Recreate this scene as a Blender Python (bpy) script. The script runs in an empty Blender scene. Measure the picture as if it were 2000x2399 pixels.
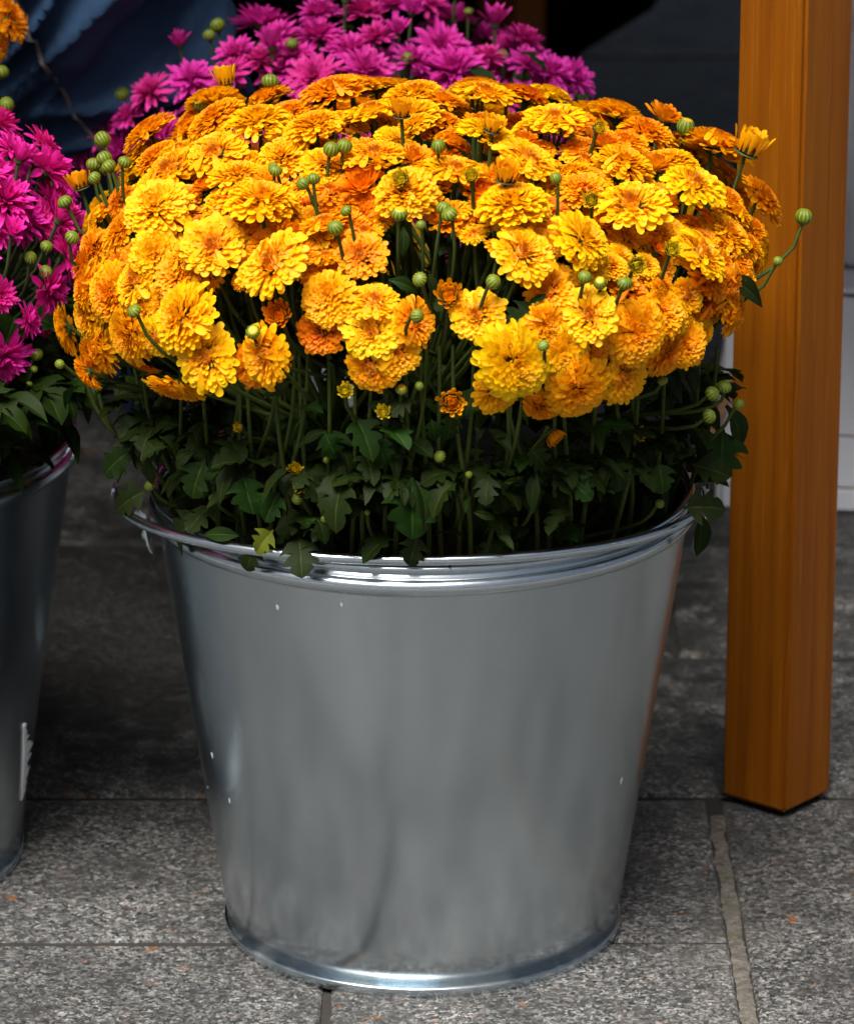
import bpy, bmesh, math, random
from mathutils import Vector, Matrix, Quaternion, noise
R = math.radians
random.seed(7)
scene = bpy.context.scene
COL = scene.collection

# ------------------------------------------------------------------ camera
CAM = Vector((0.0023, -2.206, 0.945))
PITCH, FPX = R(18.0), 10500.0
cam_d = bpy.data.cameras.new('camera')
cam = bpy.data.objects.new('camera', cam_d)
COL.objects.link(cam)
cam.location = CAM
cam.rotation_euler = (R(90) - PITCH, 0, 0)
cam_d.sensor_fit = 'HORIZONTAL'
cam_d.sensor_width = 36
cam_d.lens = FPX / 2000 * 36
cam_d.clip_start, cam_d.clip_end = 0.05, 400
cam_d.dof.use_dof = True
cam_d.dof.focus_distance = 2.22
cam_d.dof.aperture_fstop = 19
scene.camera = cam

# ------------------------------------------------------------------ sky, sun, exposure
SUN_EL, SUN_AZ = R(64), R(206)          # azimuth clockwise from +y: behind the camera, to the left
w = bpy.data.worlds.new('World')
scene.world = w
w.use_nodes = True
nt = w.node_tree
bg = nt.nodes['Background']
sky = nt.nodes.new('ShaderNodeTexSky')
sky.sky_type = 'NISHITA'
sky.sun_disc = False
sky.sun_elevation = SUN_EL
sky.sun_rotation = SUN_AZ
sky.air_density, sky.dust_density, sky.ozone_density = 1.0, 6.0, 1.0
hs = nt.nodes.new('ShaderNodeHueSaturation')
hs.inputs['Saturation'].default_value = 0.75
nt.links.new(sky.outputs[0], hs.inputs['Color'])
nt.links.new(hs.outputs[0], bg.inputs[0])
bg.inputs[1].default_value = 0.05
sd = bpy.data.lights.new('sun', 'SUN')
sun = bpy.data.objects.new('sun', sd)
COL.objects.link(sun)
sd.energy, sd.angle, sd.color = 4.9, R(38), (1.0, 0.96, 0.9)
sdir = Vector((math.sin(SUN_AZ) * math.cos(SUN_EL), math.cos(SUN_AZ) * math.cos(SUN_EL), math.sin(SUN_EL)))
sun.rotation_euler = sdir.to_track_quat('Z', 'Y').to_euler()
scene.view_settings.view_transform = 'Standard'
scene.view_settings.look = 'None'
scene.view_settings.exposure = 0.80
scene.view_settings.gamma = 1.0
scene.cycles.use_denoising = True
scene.cycles.max_bounces = 5
scene.cycles.diffuse_bounces = 3
scene.cycles.transmission_bounces = 3
scene.cycles.adaptive_threshold = 0.04

# ------------------------------------------------------------------ helpers
CF = Vector((0, math.cos(PITCH), -math.sin(PITCH)))
CU = Vector((0, math.sin(PITCH), math.cos(PITCH)))
CR = Vector((1, 0, 0))

def ray(px, py):                        # photograph pixel -> viewing direction
    return (CF + CR * ((px - 1000) / FPX) + CU * ((1199.5 - py) / FPX)).normalized()

def on_plane_y(px, py, y):
    d = ray(px, py)
    return CAM + d * ((y - CAM.y) / d.y)

def on_ground(px, py, z=0.0):
    d = ray(px, py)
    return CAM + d * ((z - CAM.z) / d.z)

def on_ellipsoid(px, py, c, s):         # point on the dome of a plant, and the outward direction there
    d = ray(px, py)
    o = Vector(((CAM.x - c[0]) / s[0], (CAM.y - c[1]) / s[1], (CAM.z - c[2]) / s[2]))
    e = Vector((d.x / s[0], d.y / s[1], d.z / s[2]))
    A, B, Cc = e.dot(e), 2 * o.dot(e), o.dot(o) - 1
    D = B * B - 4 * A * Cc
    q = o + e * ((-B - math.sqrt(D)) / (2 * A)) if D > 0 else (o + e * (-B / (2 * A))) * 1.0
    p = Vector((c[0] + q.x * s[0], c[1] + q.y * s[1], c[2] + q.z * s[2]))
    n = Vector((q.x / s[0], q.y / s[1], q.z / s[2])).normalized()
    return p, n

def on_dome(px, py, c, s):
    d = ray(px, py)
    o = Vector(((CAM.x - c[0]) / s[0], (CAM.y - c[1]) / s[1], (CAM.z - c[2]) / s[2]))
    e = Vector((d.x / s[0], d.y / s[1], d.z / s[2]))
    B = 2 * o.dot(e)
    return B * B - 4 * e.dot(e) * (o.dot(o) - 1) > 0

def on_cylinder(px, py, c, r):
    d = ray(px, py)
    ox, oy = CAM.x - c[0], CAM.y - c[1]
    A, B, Cc = d.x * d.x + d.y * d.y, 2 * (ox * d.x + oy * d.y), ox * ox + oy * oy - r * r
    D = B * B - 4 * A * Cc
    t = (-B - math.sqrt(max(D, 0))) / (2 * A)
    p = CAM + d * t
    n = Vector((p.x - c[0], p.y - c[1], 0)).normalized()
    return p, n

def mesh(name, verts, faces, mat=None, smooth=True, cols=None, mats=None, fmat=None):
    me = bpy.data.meshes.new(name)
    me.from_pydata([tuple(v) for v in verts], [], faces)
    if cols:
        at = me.color_attributes.new('tint', 'FLOAT_COLOR', 'POINT')
        at.data.foreach_set('color', [x for c in cols for x in (c[0], c[1], c[2], 1.0)])
    for m in (mats or ([mat] if mat else [])):
        me.materials.append(m)
    if fmat:
        me.polygons.foreach_set('material_index', fmat)
    if smooth:
        me.polygons.foreach_set('use_smooth', [True] * len(me.polygons))
    me.update()
    return me

def obj(name, me, parent=None, loc=None, rot=None, scale=None):
    o = bpy.data.objects.new(name, me)
    COL.objects.link(o)
    if parent:
        o.parent = parent
    if loc is not None:
        o.location = loc
    if rot is not None:
        o.rotation_mode = 'QUATERNION'
        o.rotation_quaternion = rot
    if scale is not None:
        o.scale = (scale,) * 3 if isinstance(scale, (int, float)) else scale
    return o

def tag(o, label=None, cat=None, group=None, kind=None):
    if label: o['label'] = label
    if cat: o['category'] = cat
    if group: o['group'] = group
    if kind: o['kind'] = kind
    return o

def empty(name, loc):
    return obj(name, None, None, loc)

def lathe(prof, n=96, close=False):
    vs, fs = [], []
    m = len(prof)
    for i in range(n):
        a = 2 * math.pi * i / n
        for r, z in prof:
            vs.append((r * math.cos(a), r * math.sin(a), z))
    for i in range(n):
        j = (i + 1) % n
        for k in range(m if close else m - 1):
            k2 = (k + 1) % m
            fs.append((i * m + k, j * m + k, j * m + k2, i * m + k2))
    return vs, fs

def frame_of(t):
    t = t.normalized()
    a = Vector((0, 0, 1)) if abs(t.z) < 0.9 else Vector((1, 0, 0))
    u = a.cross(t).normalized()
    return u, t.cross(u)

def tube(pts, radii, n=6, cap=True):
    vs, fs = [], []
    k = len(pts)
    pu = None
    for i, p in enumerate(pts):
        t = (pts[min(i + 1, k - 1)] - pts[max(i - 1, 0)])
        u, v = frame_of(t)
        if pu is not None:
            u = (pu - t.normalized() * pu.dot(t.normalized()))
            u = u.normalized() if u.length > 1e-6 else frame_of(t)[0]
            v = t.normalized().cross(u)
        pu = u
        for j in range(n):
            a = 2 * math.pi * j / n
            vs.append(p + u * (radii[i] * math.cos(a)) + v * (radii[i] * math.sin(a)))
    for i in range(k - 1):
        for j in range(n):
            j2 = (j + 1) % n
            fs.append((i * n + j, i * n + j2, (i + 1) * n + j2, (i + 1) * n + j))
    if cap:
        fs.append(tuple(range(n))[::-1])
        fs.append(tuple((k - 1) * n + j for j in range(n)))
    return vs, fs

def bez(a, b, c, d, n):
    out = []
    for i in range(n + 1):
        t = i / n
        s = 1 - t
        out.append(a * s ** 3 + b * (3 * s * s * t) + c * (3 * s * t * t) + d * t ** 3)
    return out

def box_bm(sx, sy, sz, bevel=0.0, seg=1):
    bm = bmesh.new()
    bmesh.ops.create_cube(bm, size=1)
    for v in bm.verts:
        v.co = Vector((v.co.x * sx, v.co.y * sy, v.co.z * sz))
    if bevel:
        bmesh.ops.bevel(bm, geom=bm.edges[:], offset=bevel, segments=seg, affect='EDGES')
    return bm

def bm_mesh(name, bm, mat, smooth=False):
    me = bpy.data.meshes.new(name)
    bm.to_mesh(me)
    bm.free()
    me.materials.append(mat)
    if smooth:
        me.polygons.foreach_set('use_smooth', [True] * len(me.polygons))
    return me

# ------------------------------------------------------------------ materials
class NT:
    def __init__(self, name):
        self.m = bpy.data.materials.new(name)
        self.m.use_nodes = True
        self.t = self.m.node_tree
        self.b = self.t.nodes['Principled BSDF']
        self.out = self.t.nodes['Material Output']
    def n(self, kind, **kw):
        nd = self.t.nodes.new('ShaderNode' + kind)
        for k, v in kw.items():
            if k in ('operation', 'blend_type', 'feature', 'data_type', 'attribute_name', 'noise_type', 'distance', 'interpolation_type', 'clamp_factor', 'distribution'):
                setattr(nd, k, v)
            else:
                nd.inputs[k.replace('_', ' ')].default_value = v
        return nd
    def l(self, a, b):
        self.t.links.new(a, b)
    def mix(self, f, a, b, blend='MIX'):
        nd = self.t.nodes.new('ShaderNodeMix')
        nd.data_type = 'RGBA'
        nd.blend_type = blend
        for i, v in ((0, f), (6, a), (7, b)):
            if hasattr(v, 'links') or hasattr(v, 'is_linked'):
                self.l(v, nd.inputs[i])
            else:
                nd.inputs[i].default_value = v if i == 0 else (v[0], v[1], v[2], 1)
        return nd.outputs[2]
    def math(self, op, a, b=None, c=None, clamp=False):
        nd = self.t.nodes.new('ShaderNodeMath')
        nd.operation = op
        nd.use_clamp = clamp
        for i, v in enumerate((a, b, c)):
            if v is None: continue
            if hasattr(v, 'is_linked'): self.l(v, nd.inputs[i])
            else: nd.inputs[i].default_value = v
        return nd.outputs[0]
    def ramp(self, fac, stops, interp='LINEAR'):
        nd = self.t.nodes.new('ShaderNodeValToRGB')
        cr = nd.color_ramp
        cr.interpolation = interp
        while len(cr.elements) < len(stops): cr.elements.new(0.5)
        for e, (p, c) in zip(cr.elements, stops):
            e.position = p
            e.color = (c[0], c[1], c[2], 1) if not isinstance(c, (int, float)) else (c, c, c, 1)
        self.l(fac, nd.inputs[0])
        return nd.outputs[0]
    def pos(self):
        return self.t.nodes.new('ShaderNodeNewGeometry').outputs['Position']
    def objco(self):
        return self.t.nodes.new('ShaderNodeTexCoord').outputs['Object']
    def scaled(self, v, s, loc=(0, 0, 0)):
        nd = self.t.nodes.new('ShaderNodeMapping')
        nd.inputs['Scale'].default_value = s
        nd.inputs['Location'].default_value = loc
        self.l(v, nd.inputs[0])
        return nd.outputs[0]
    def noise(self, v, scale, detail=4, rough=0.5, dist=0):
        nd = self.t.nodes.new('ShaderNodeTexNoise')
        nd.inputs['Scale'].default_value = scale
        nd.inputs['Detail'].default_value = detail
        nd.inputs['Roughness'].default_value = rough
        nd.inputs['Distortion'].default_value = dist
        self.l(v, nd.inputs['Vector'])
        return nd.outputs['Fac']
    def voro(self, v, scale, out='Color', feature='F1'):
        nd = self.t.nodes.new('ShaderNodeTexVoronoi')
        nd.feature = feature
        nd.inputs['Scale'].default_value = scale
        self.l(v, nd.inputs['Vector'])
        return nd.outputs[out]
    def sep(self, c):
        nd = self.t.nodes.new('ShaderNodeSeparateColor')
        self.l(c, nd.inputs[0])
        return nd.outputs
    def bump(self, h, strength, dist):
        nd = self.t.nodes.new('ShaderNodeBump')
        nd.inputs['Strength'].default_value = strength
        nd.inputs['Distance'].default_value = dist
        self.l(h, nd.inputs['Height'])
        self.l(nd.outputs[0], self.b.inputs['Normal'])
    def set(self, **kw):
        for k, v in kw.items():
            i = self.b.inputs[k.replace('_', ' ')]
            if hasattr(v, 'is_linked'): self.l(v, i)
            elif isinstance(v, tuple): i.default_value = (v[0], v[1], v[2], 1)
            else: i.default_value = v
        return self
    def rnd(self):
        return self.t.nodes.new('ShaderNodeObjectInfo').outputs['Random']
    def attr(self):
        nd = self.t.nodes.new('ShaderNodeAttribute')
        nd.attribute_name = 'tint'
        return self.sep(nd.outputs['Color'])

def granite():
    k = NT('granite')
    p = k.pos()
    warp = k.t.nodes.new('ShaderNodeTexNoise')
    warp.inputs['Scale'].default_value = 180
    k.l(p, warp.inputs['Vector'])
    va = k.t.nodes.new('ShaderNodeVectorMath'); va.operation = 'MULTIPLY_ADD'
    k.l(warp.outputs['Color'], va.inputs[0]); va.inputs[1].default_value = (0.006, 0.006, 0.006); k.l(p, va.inputs[2])
    q = va.outputs[0]
    g1 = k.sep(k.voro(q, 500))[0]
    g2 = k.sep(k.voro(q, 1100))[1]
    grain = k.math('ADD', k.math('MULTIPLY', g1, 0.62), k.math('MULTIPLY', g2, 0.38))
    col = k.ramp(grain, [(0.0, (0.018, 0.019, 0.02)), (0.28, (0.045, 0.047, 0.048)), (0.42, (0.12, 0.12, 0.117)), (0.60, (0.19, 0.19, 0.184)), (0.78, (0.38, 0.375, 0.365)), (1.0, (0.68, 0.67, 0.65))])
    # pinkish feldspar
    pink = k.ramp(k.sep(k.voro(q, 260))[2], [(0.80, 0.0), (0.9, 1.0)])
    col = k.mix(k.math('MULTIPLY', k.sep(pink)[0], 0.16), col, (0.36, 0.25, 0.19))
    # dark clusters, worn patches
    big = k.noise(p, 15, 6, 0.68)
    col = k.mix(k.sep(k.ramp(big, [(0.36, 0.72), (0.60, 0.0)]))[0], col, (0.05, 0.05, 0.05))
    dust = k.noise(p, 9, 4, 0.6)
    col = k.mix(k.sep(k.ramp(dust, [(0.55, 0.0), (0.75, 0.30)]))[0], col, (0.26, 0.235, 0.21))
    # rust flecks
    rn = k.noise(k.scaled(p, (1, 1, 1), (3.1, 1.7, 0)), 62, 3, 0.55, 0.3)
    rz = k.noise(k.scaled(p, (1, 1, 1), (0.4, 5.0, 0)), 5.5, 2, 0.5)
    rm = k.math('MULTIPLY', k.sep(k.ramp(rn, [(0.66, 0.0), (0.71, 1.0)]))[0], k.sep(k.ramp(rz, [(0.46, 0.0), (0.56, 1.0)]))[0])
    col = k.mix(k.math('MULTIPLY', rm, 0.85), col, (0.40, 0.13, 0.02))
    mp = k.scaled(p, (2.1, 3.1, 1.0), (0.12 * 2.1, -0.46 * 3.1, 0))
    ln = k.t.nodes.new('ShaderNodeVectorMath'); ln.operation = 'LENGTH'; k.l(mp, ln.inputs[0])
    wet_shade = k.math('ADD', ln.outputs['Value'], k.math('MULTIPLY', k.math('SUBTRACT', k.noise(p, 38, 4, 0.6), 0.5), 1.6))
    wet_shade = k.sep(k.ramp(wet_shade, [(0.55, 0.80), (1.0, 0.0)]))[0]
    col = k.mix(wet_shade, col, (0.012, 0.011, 0.010))  # wet stain enlarged so its colour also holds the shade around the buckets
    v = k.math('MULTIPLY_ADD', k.rnd(), 0.32, 0.50)
    vm = k.t.nodes.new('ShaderNodeVectorMath'); vm.operation = 'SCALE'
    k.l(col, vm.inputs[0]); k.l(v, vm.inputs['Scale'])
    k.set(Base_Color=vm.outputs[0], Roughness=k.math('MULTIPLY_ADD', grain, 0.25, 0.5))
    k.b.inputs['Specular IOR Level'].default_value = 0.3
    h = k.math('ADD', k.math('MULTIPLY', grain, 0.6), k.math('MULTIPLY', k.noise(p, 60, 5, 0.6), 1.4))
    k.bump(h, 0.9, 0.003)
    return k.m

def plain(name, col, rough=0.7, metal=0.0, var=None, scale=60, spec=0.4):
    k = NT(name)
    if var:
        f = k.noise(k.objco(), scale, 5, 0.6)
        c = k.mix(f, var, col)
    else:
        c = col
    k.set(Base_Color=c, Roughness=rough, Metallic=metal)
    k.b.inputs['Specular IOR Level'].default_value = spec
    return k.m

def galvanised():
    k = NT('galvanised_steel')
    o = k.objco()
    cl = k.noise(k.scaled(o, (1, 1, 0.55)), 16, 5, 0.6, 0.4)
    sp = k.noise(o, 150, 2, 0.5)
    fine = k.noise(k.scaled(o, (160, 160, 900)), 1, 2, 0.5)
    base = k.mix(cl, (0.47, 0.545, 0.595), (0.58, 0.65, 0.70))
    base = k.mix(k.math('MULTIPLY', sp, 0.12), base, (0.46, 0.48, 0.50))
    cell = k.sep(k.voro(k.scaled(o, (1, 1, 0.8)), 120))[0]
    base = k.mix(k.math('MULTIPLY', cell, 0.10), base, (0.44, 0.48, 0.51))
    stk = k.noise(k.scaled(o, (38, 38, 2.0)), 1, 3, 0.6)
    base = k.mix(k.sep(k.ramp(stk, [(0.50, 0.0), (0.72, 0.22)]))[0], base, (0.34, 0.37, 0.39))
    # dusty splashes near the bottom
    sz = k.t.nodes.new('ShaderNodeSeparateXYZ'); k.l(o, sz.inputs[0])
    low = k.math('SUBTRACT', 1.0, k.math('DIVIDE', sz.outputs[2], 0.085), clamp=True)
    dn = k.sep(k.ramp(k.noise(k.scaled(o, (1, 1, 0.5), (4, 2, 1)), 26, 5, 0.65), [(0.46, 0.0), (0.66, 1.0)]))[0]
    dirt = k.math('MULTIPLY', k.math('MULTIPLY', low, dn), 0.38)
    base = k.mix(dirt, base, (0.36, 0.33, 0.29))
    ro = k.math('ADD', k.math('MULTIPLY_ADD', cl, 0.08, 0.185), k.math('MULTIPLY', dirt, 0.0))
    me = k.math('SUBTRACT', 1.0, k.math('MULTIPLY', dirt, 0.7))
    k.set(Base_Color=base, Roughness=ro, Metallic=me)
    k.bump(k.noise(k.scaled(o, (1, 1, 0.35)), 9, 1, 0.4), 0.08, 0.006)
    return k.m

def wood():
    k = NT('varnished_pine')
    o = k.objco()
    g = k.noise(k.scaled(o, (90, 90, 2.2)), 1, 5, 0.6, 0.4)
    f = k.noise(k.scaled(o, (520, 520, 14)), 1, 4, 0.65)
    col = k.ramp(g, [(0.28, (0.15, 0.038, 0.001)), (0.50, (0.215, 0.062, 0.0015)), (0.72, (0.275, 0.086, 0.002))])
    col = k.mix(k.sep(k.ramp(f, [(0.55, 0.0), (0.75, 0.5)]))[0], col, (0.40, 0.145, 0.012))
    k.set(Base_Color=col, Roughness=k.math('MULTIPLY_ADD', f, 0.2, 0.36))
    k.b.inputs['Specular IOR Level'].default_value = 0.2
    k.bump(k.math('ADD', g, f), 0.12, 0.001)
    return k.m

def petal_mat(name, outer, mid, base, deep, transl=0.42, hue=0.02):
    # tint.r = along the petal (0 base, 1 tip), tint.g = ring (0 outer, 1 inner), tint.b = petal's own random
    k = NT(name)
    a = k.attr()
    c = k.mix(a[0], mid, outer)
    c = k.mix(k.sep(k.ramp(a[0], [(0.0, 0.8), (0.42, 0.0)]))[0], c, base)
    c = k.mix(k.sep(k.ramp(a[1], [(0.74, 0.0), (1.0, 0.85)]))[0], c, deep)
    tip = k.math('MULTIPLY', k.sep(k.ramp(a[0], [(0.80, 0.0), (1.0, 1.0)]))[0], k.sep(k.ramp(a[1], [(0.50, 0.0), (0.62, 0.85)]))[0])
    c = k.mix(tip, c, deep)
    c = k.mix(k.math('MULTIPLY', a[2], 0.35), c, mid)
    hsn = k.t.nodes.new('ShaderNodeHueSaturation')
    k.l(k.math('MULTIPLY_ADD', k.rnd(), hue, 0.5 - hue * 0.62), hsn.inputs['Hue'])
    k.l(k.math('MULTIPLY_ADD', a[2], 0.16, 0.92), hsn.inputs['Value'])
    k.l(c, hsn.inputs['Color'])
    c = hsn.outputs[0]
    k.set(Base_Color=c, Roughness=0.55)
    k.b.inputs['Specular IOR Level'].default_value = 0.22
    tr = k.t.nodes.new('ShaderNodeBsdfTranslucent')
    k.l(c, tr.inputs[0])
    mx = k.t.nodes.new('ShaderNodeMixShader')
    mx.inputs[0].default_value = transl
    k.l(k.b.outputs[0], mx.inputs[1]); k.l(tr.outputs[0], mx.inputs[2])
    k.l(mx.outputs[0], k.out.inputs[0])
    return k.m

def leaf_mat(name, a, b, vein):
    k = NT(name)
    t = k.attr()
    n1 = k.noise(k.objco(), 120, 4, 0.6)
    c = k.mix(n1, a, b)
    c = k.mix(k.math('MULTIPLY', t[0], 0.75), c, vein)
    hsn = k.t.nodes.new('ShaderNodeHueSaturation')
    k.l(k.math('MULTIPLY_ADD', k.rnd(), 0.05, 0.475), hsn.inputs['Hue'])
    k.l(k.math('MULTIPLY_ADD', k.rnd(), 0.7, 0.6), hsn.inputs['Value'])
    k.l(c, hsn.inputs['Color'])
    k.set(Base_Color=hsn.outputs[0], Roughness=0.6)
    k.b.inputs['Specular IOR Level'].default_value = 0.12
    k.bump(n1, 0.25, 0.001)
    tr = k.t.nodes.new('ShaderNodeBsdfTranslucent')
    k.l(hsn.outputs[0], tr.inputs[0])
    mx = k.t.nodes.new('ShaderNodeMixShader')
    mx.inputs[0].default_value = 0.15
    k.l(k.b.outputs[0], mx.inputs[1]); k.l(tr.outputs[0], mx.inputs[2])
    k.l(mx.outputs[0], k.out.inputs[0])
    return k.m

def bud_mat():
    k = NT('bud_green')
    a = k.attr()                        # r: ridge of a bract, g: towards the tip, b: petal colour showing at the top
    c = k.mix(a[0], (0.075, 0.11, 0.004), (0.26, 0.30, 0.02))
    c = k.mix(k.math('MULTIPLY', a[2], 0.85), c, (0.55, 0.36, 0.006))
    k.set(Base_Color=c, Roughness=0.5)
    k.b.inputs['Specular IOR Level'].default_value = 0.4
    return k.m

def denim():
    k = NT('blue_denim')
    o = k.objco()
    f = k.noise(o, 14, 4, 0.55)
    tw = k.noise(k.scaled(o, (700, 700, 500)), 1, 2, 0.5)
    c = k.mix(f, (0.006, 0.020, 0.055), (0.022, 0.056, 0.120))
    c = k.mix(k.math('MULTIPLY', tw, 0.22), c, (0.09, 0.14, 0.22))
    k.set(Base_Color=c, Roughness=0.9)
    k.b.inputs['Specular IOR Level'].default_value = 0.1
    k.bump(tw, 0.2, 0.0006)
    return k.m

M = {}
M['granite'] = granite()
M['joint'] = plain('joint_grit', (0.034, 0.029, 0.024), 0.95, 0, (0.008, 0.007, 0.006), 90)
def sand_mat():
    k = NT('joint_sand')
    p = k.pos()
    c = k.ramp(k.noise(p, 160, 5, 0.7), [(0.3, (0.035, 0.031, 0.026)), (0.55, (0.12, 0.106, 0.09)), (0.85, (0.22, 0.20, 0.17))])
    moss = k.sep(k.ramp(k.noise(p, 40, 3, 0.6), [(0.56, 0.0), (0.66, 0.75)]))[0]
    c = k.mix(moss, c, (0.055, 0.075, 0.018))
    k.set(Base_Color=c, Roughness=0.95)
    k.bump(k.noise(p, 300, 4, 0.7), 0.9, 0.003)
    return k.m
M['sand'] = sand_mat()
M['steel'] = galvanised()
M['wood'] = wood()
M['black'] = plain('black_cloth', (0.006, 0.006, 0.007), 0.95, 0, (0.003, 0.003, 0.003), 40, 0.05)
M['canvas'] = plain('dark_canvas', (0.035, 0.045, 0.04), 0.9, 0, (0.02, 0.028, 0.025), 20, 0.1)
M['gap_shade'] = plain('black_gap_shade', (0.008, 0.008, 0.008), 0.8, spec=0.1)
M['soil'] = plain('potting_soil', (0.022, 0.015, 0.010), 0.95, 0, (0.008, 0.006, 0.004), 120, 0.1)
M['stem'] = plain('stem_green', (0.055, 0.080, 0.011), 0.65, 0, (0.022, 0.036, 0.005), 60, 0.2)
M['stem_dark'] = plain('stem_dark_green', (0.05, 0.075, 0.022), 0.65, 0, (0.03, 0.05, 0.015), 60, 0.3)
M['calyx'] = plain('calyx_green', (0.050, 0.085, 0.015), 0.6, 0, (0.022, 0.045, 0.008), 60)
M['leaf'] = leaf_mat('leaf_green', (0.005, 0.015, 0.0010), (0.014, 0.033, 0.0025), (0.055, 0.085, 0.014))
M['leaf_lit'] = leaf_mat('leaf_lit_yellow_green', (0.10, 0.17, 0.012), (0.20, 0.24, 0.02), (0.25, 0.30, 0.08))  # brighter copy of the leaf, sunlight put into its colour
M['bud'] = bud_mat()
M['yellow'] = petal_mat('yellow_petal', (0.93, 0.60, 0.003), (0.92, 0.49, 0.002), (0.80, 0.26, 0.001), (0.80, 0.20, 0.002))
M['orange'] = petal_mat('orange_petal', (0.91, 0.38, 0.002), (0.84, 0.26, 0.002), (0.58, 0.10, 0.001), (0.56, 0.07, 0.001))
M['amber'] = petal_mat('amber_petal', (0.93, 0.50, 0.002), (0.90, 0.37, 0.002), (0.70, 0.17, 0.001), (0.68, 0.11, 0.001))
M['bud_petal'] = petal_mat('bud_yellow_petal', (0.80, 0.58, 0.01), (0.62, 0.42, 0.008), (0.20, 0.24, 0.01), (0.42, 0.36, 0.01))
M['magenta'] = petal_mat('magenta_petal', (0.80, 0.06, 0.44), (0.64, 0.018, 0.29), (0.36, 0.003, 0.11), (0.42, 0.002, 0.11), 0.3, 0.03)
M['pink'] = petal_mat('pink_petal', (0.86, 0.035, 0.40), (0.74, 0.012, 0.27), (0.46, 0.004, 0.11), (0.50, 0.003, 0.12), 0.3, 0.03)
M['centre'] = plain('floret_red', (0.62, 0.16, 0.003), 0.7, 0, (0.74, 0.34, 0.004), 9)
M['centre_pink'] = plain('floret_wine', (0.22, 0.004, 0.05), 0.7, 0, (0.34, 0.02, 0.10), 300)
M['denim'] = denim()
M['thread'] = plain('seam_thread', (0.10, 0.10, 0.11), 0.8)
M['white_card'] = plain('white_card', (0.80, 0.81, 0.85), 0.6, 0, (0.72, 0.73, 0.77), 12)
M['kraft'] = plain('kraft_card', (0.42, 0.23, 0.12), 0.85, 0, (0.34, 0.18, 0.09), 80)
M['bag'] = plain('white_plastic', (0.78, 0.79, 0.83), 0.35, 0, (0.68, 0.69, 0.73), 20)
M['paper'] = plain('torn_paper', (0.86, 0.86, 0.86), 0.7, 0, (0.72, 0.72, 0.72), 200)
M['drop'] = plain('dried_drip', (0.42, 0.50, 0.55), 0.5)
M['skin'] = plain('skin', (0.45, 0.27, 0.19), 0.55)
M['hair'] = plain('brown_hair', (0.03, 0.018, 0.01), 0.6)
M['coat'] = plain('dark_coat', (0.02, 0.02, 0.024), 0.85)
M['shoe'] = plain('dark_shoe', (0.02, 0.018, 0.016), 0.6)

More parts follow.
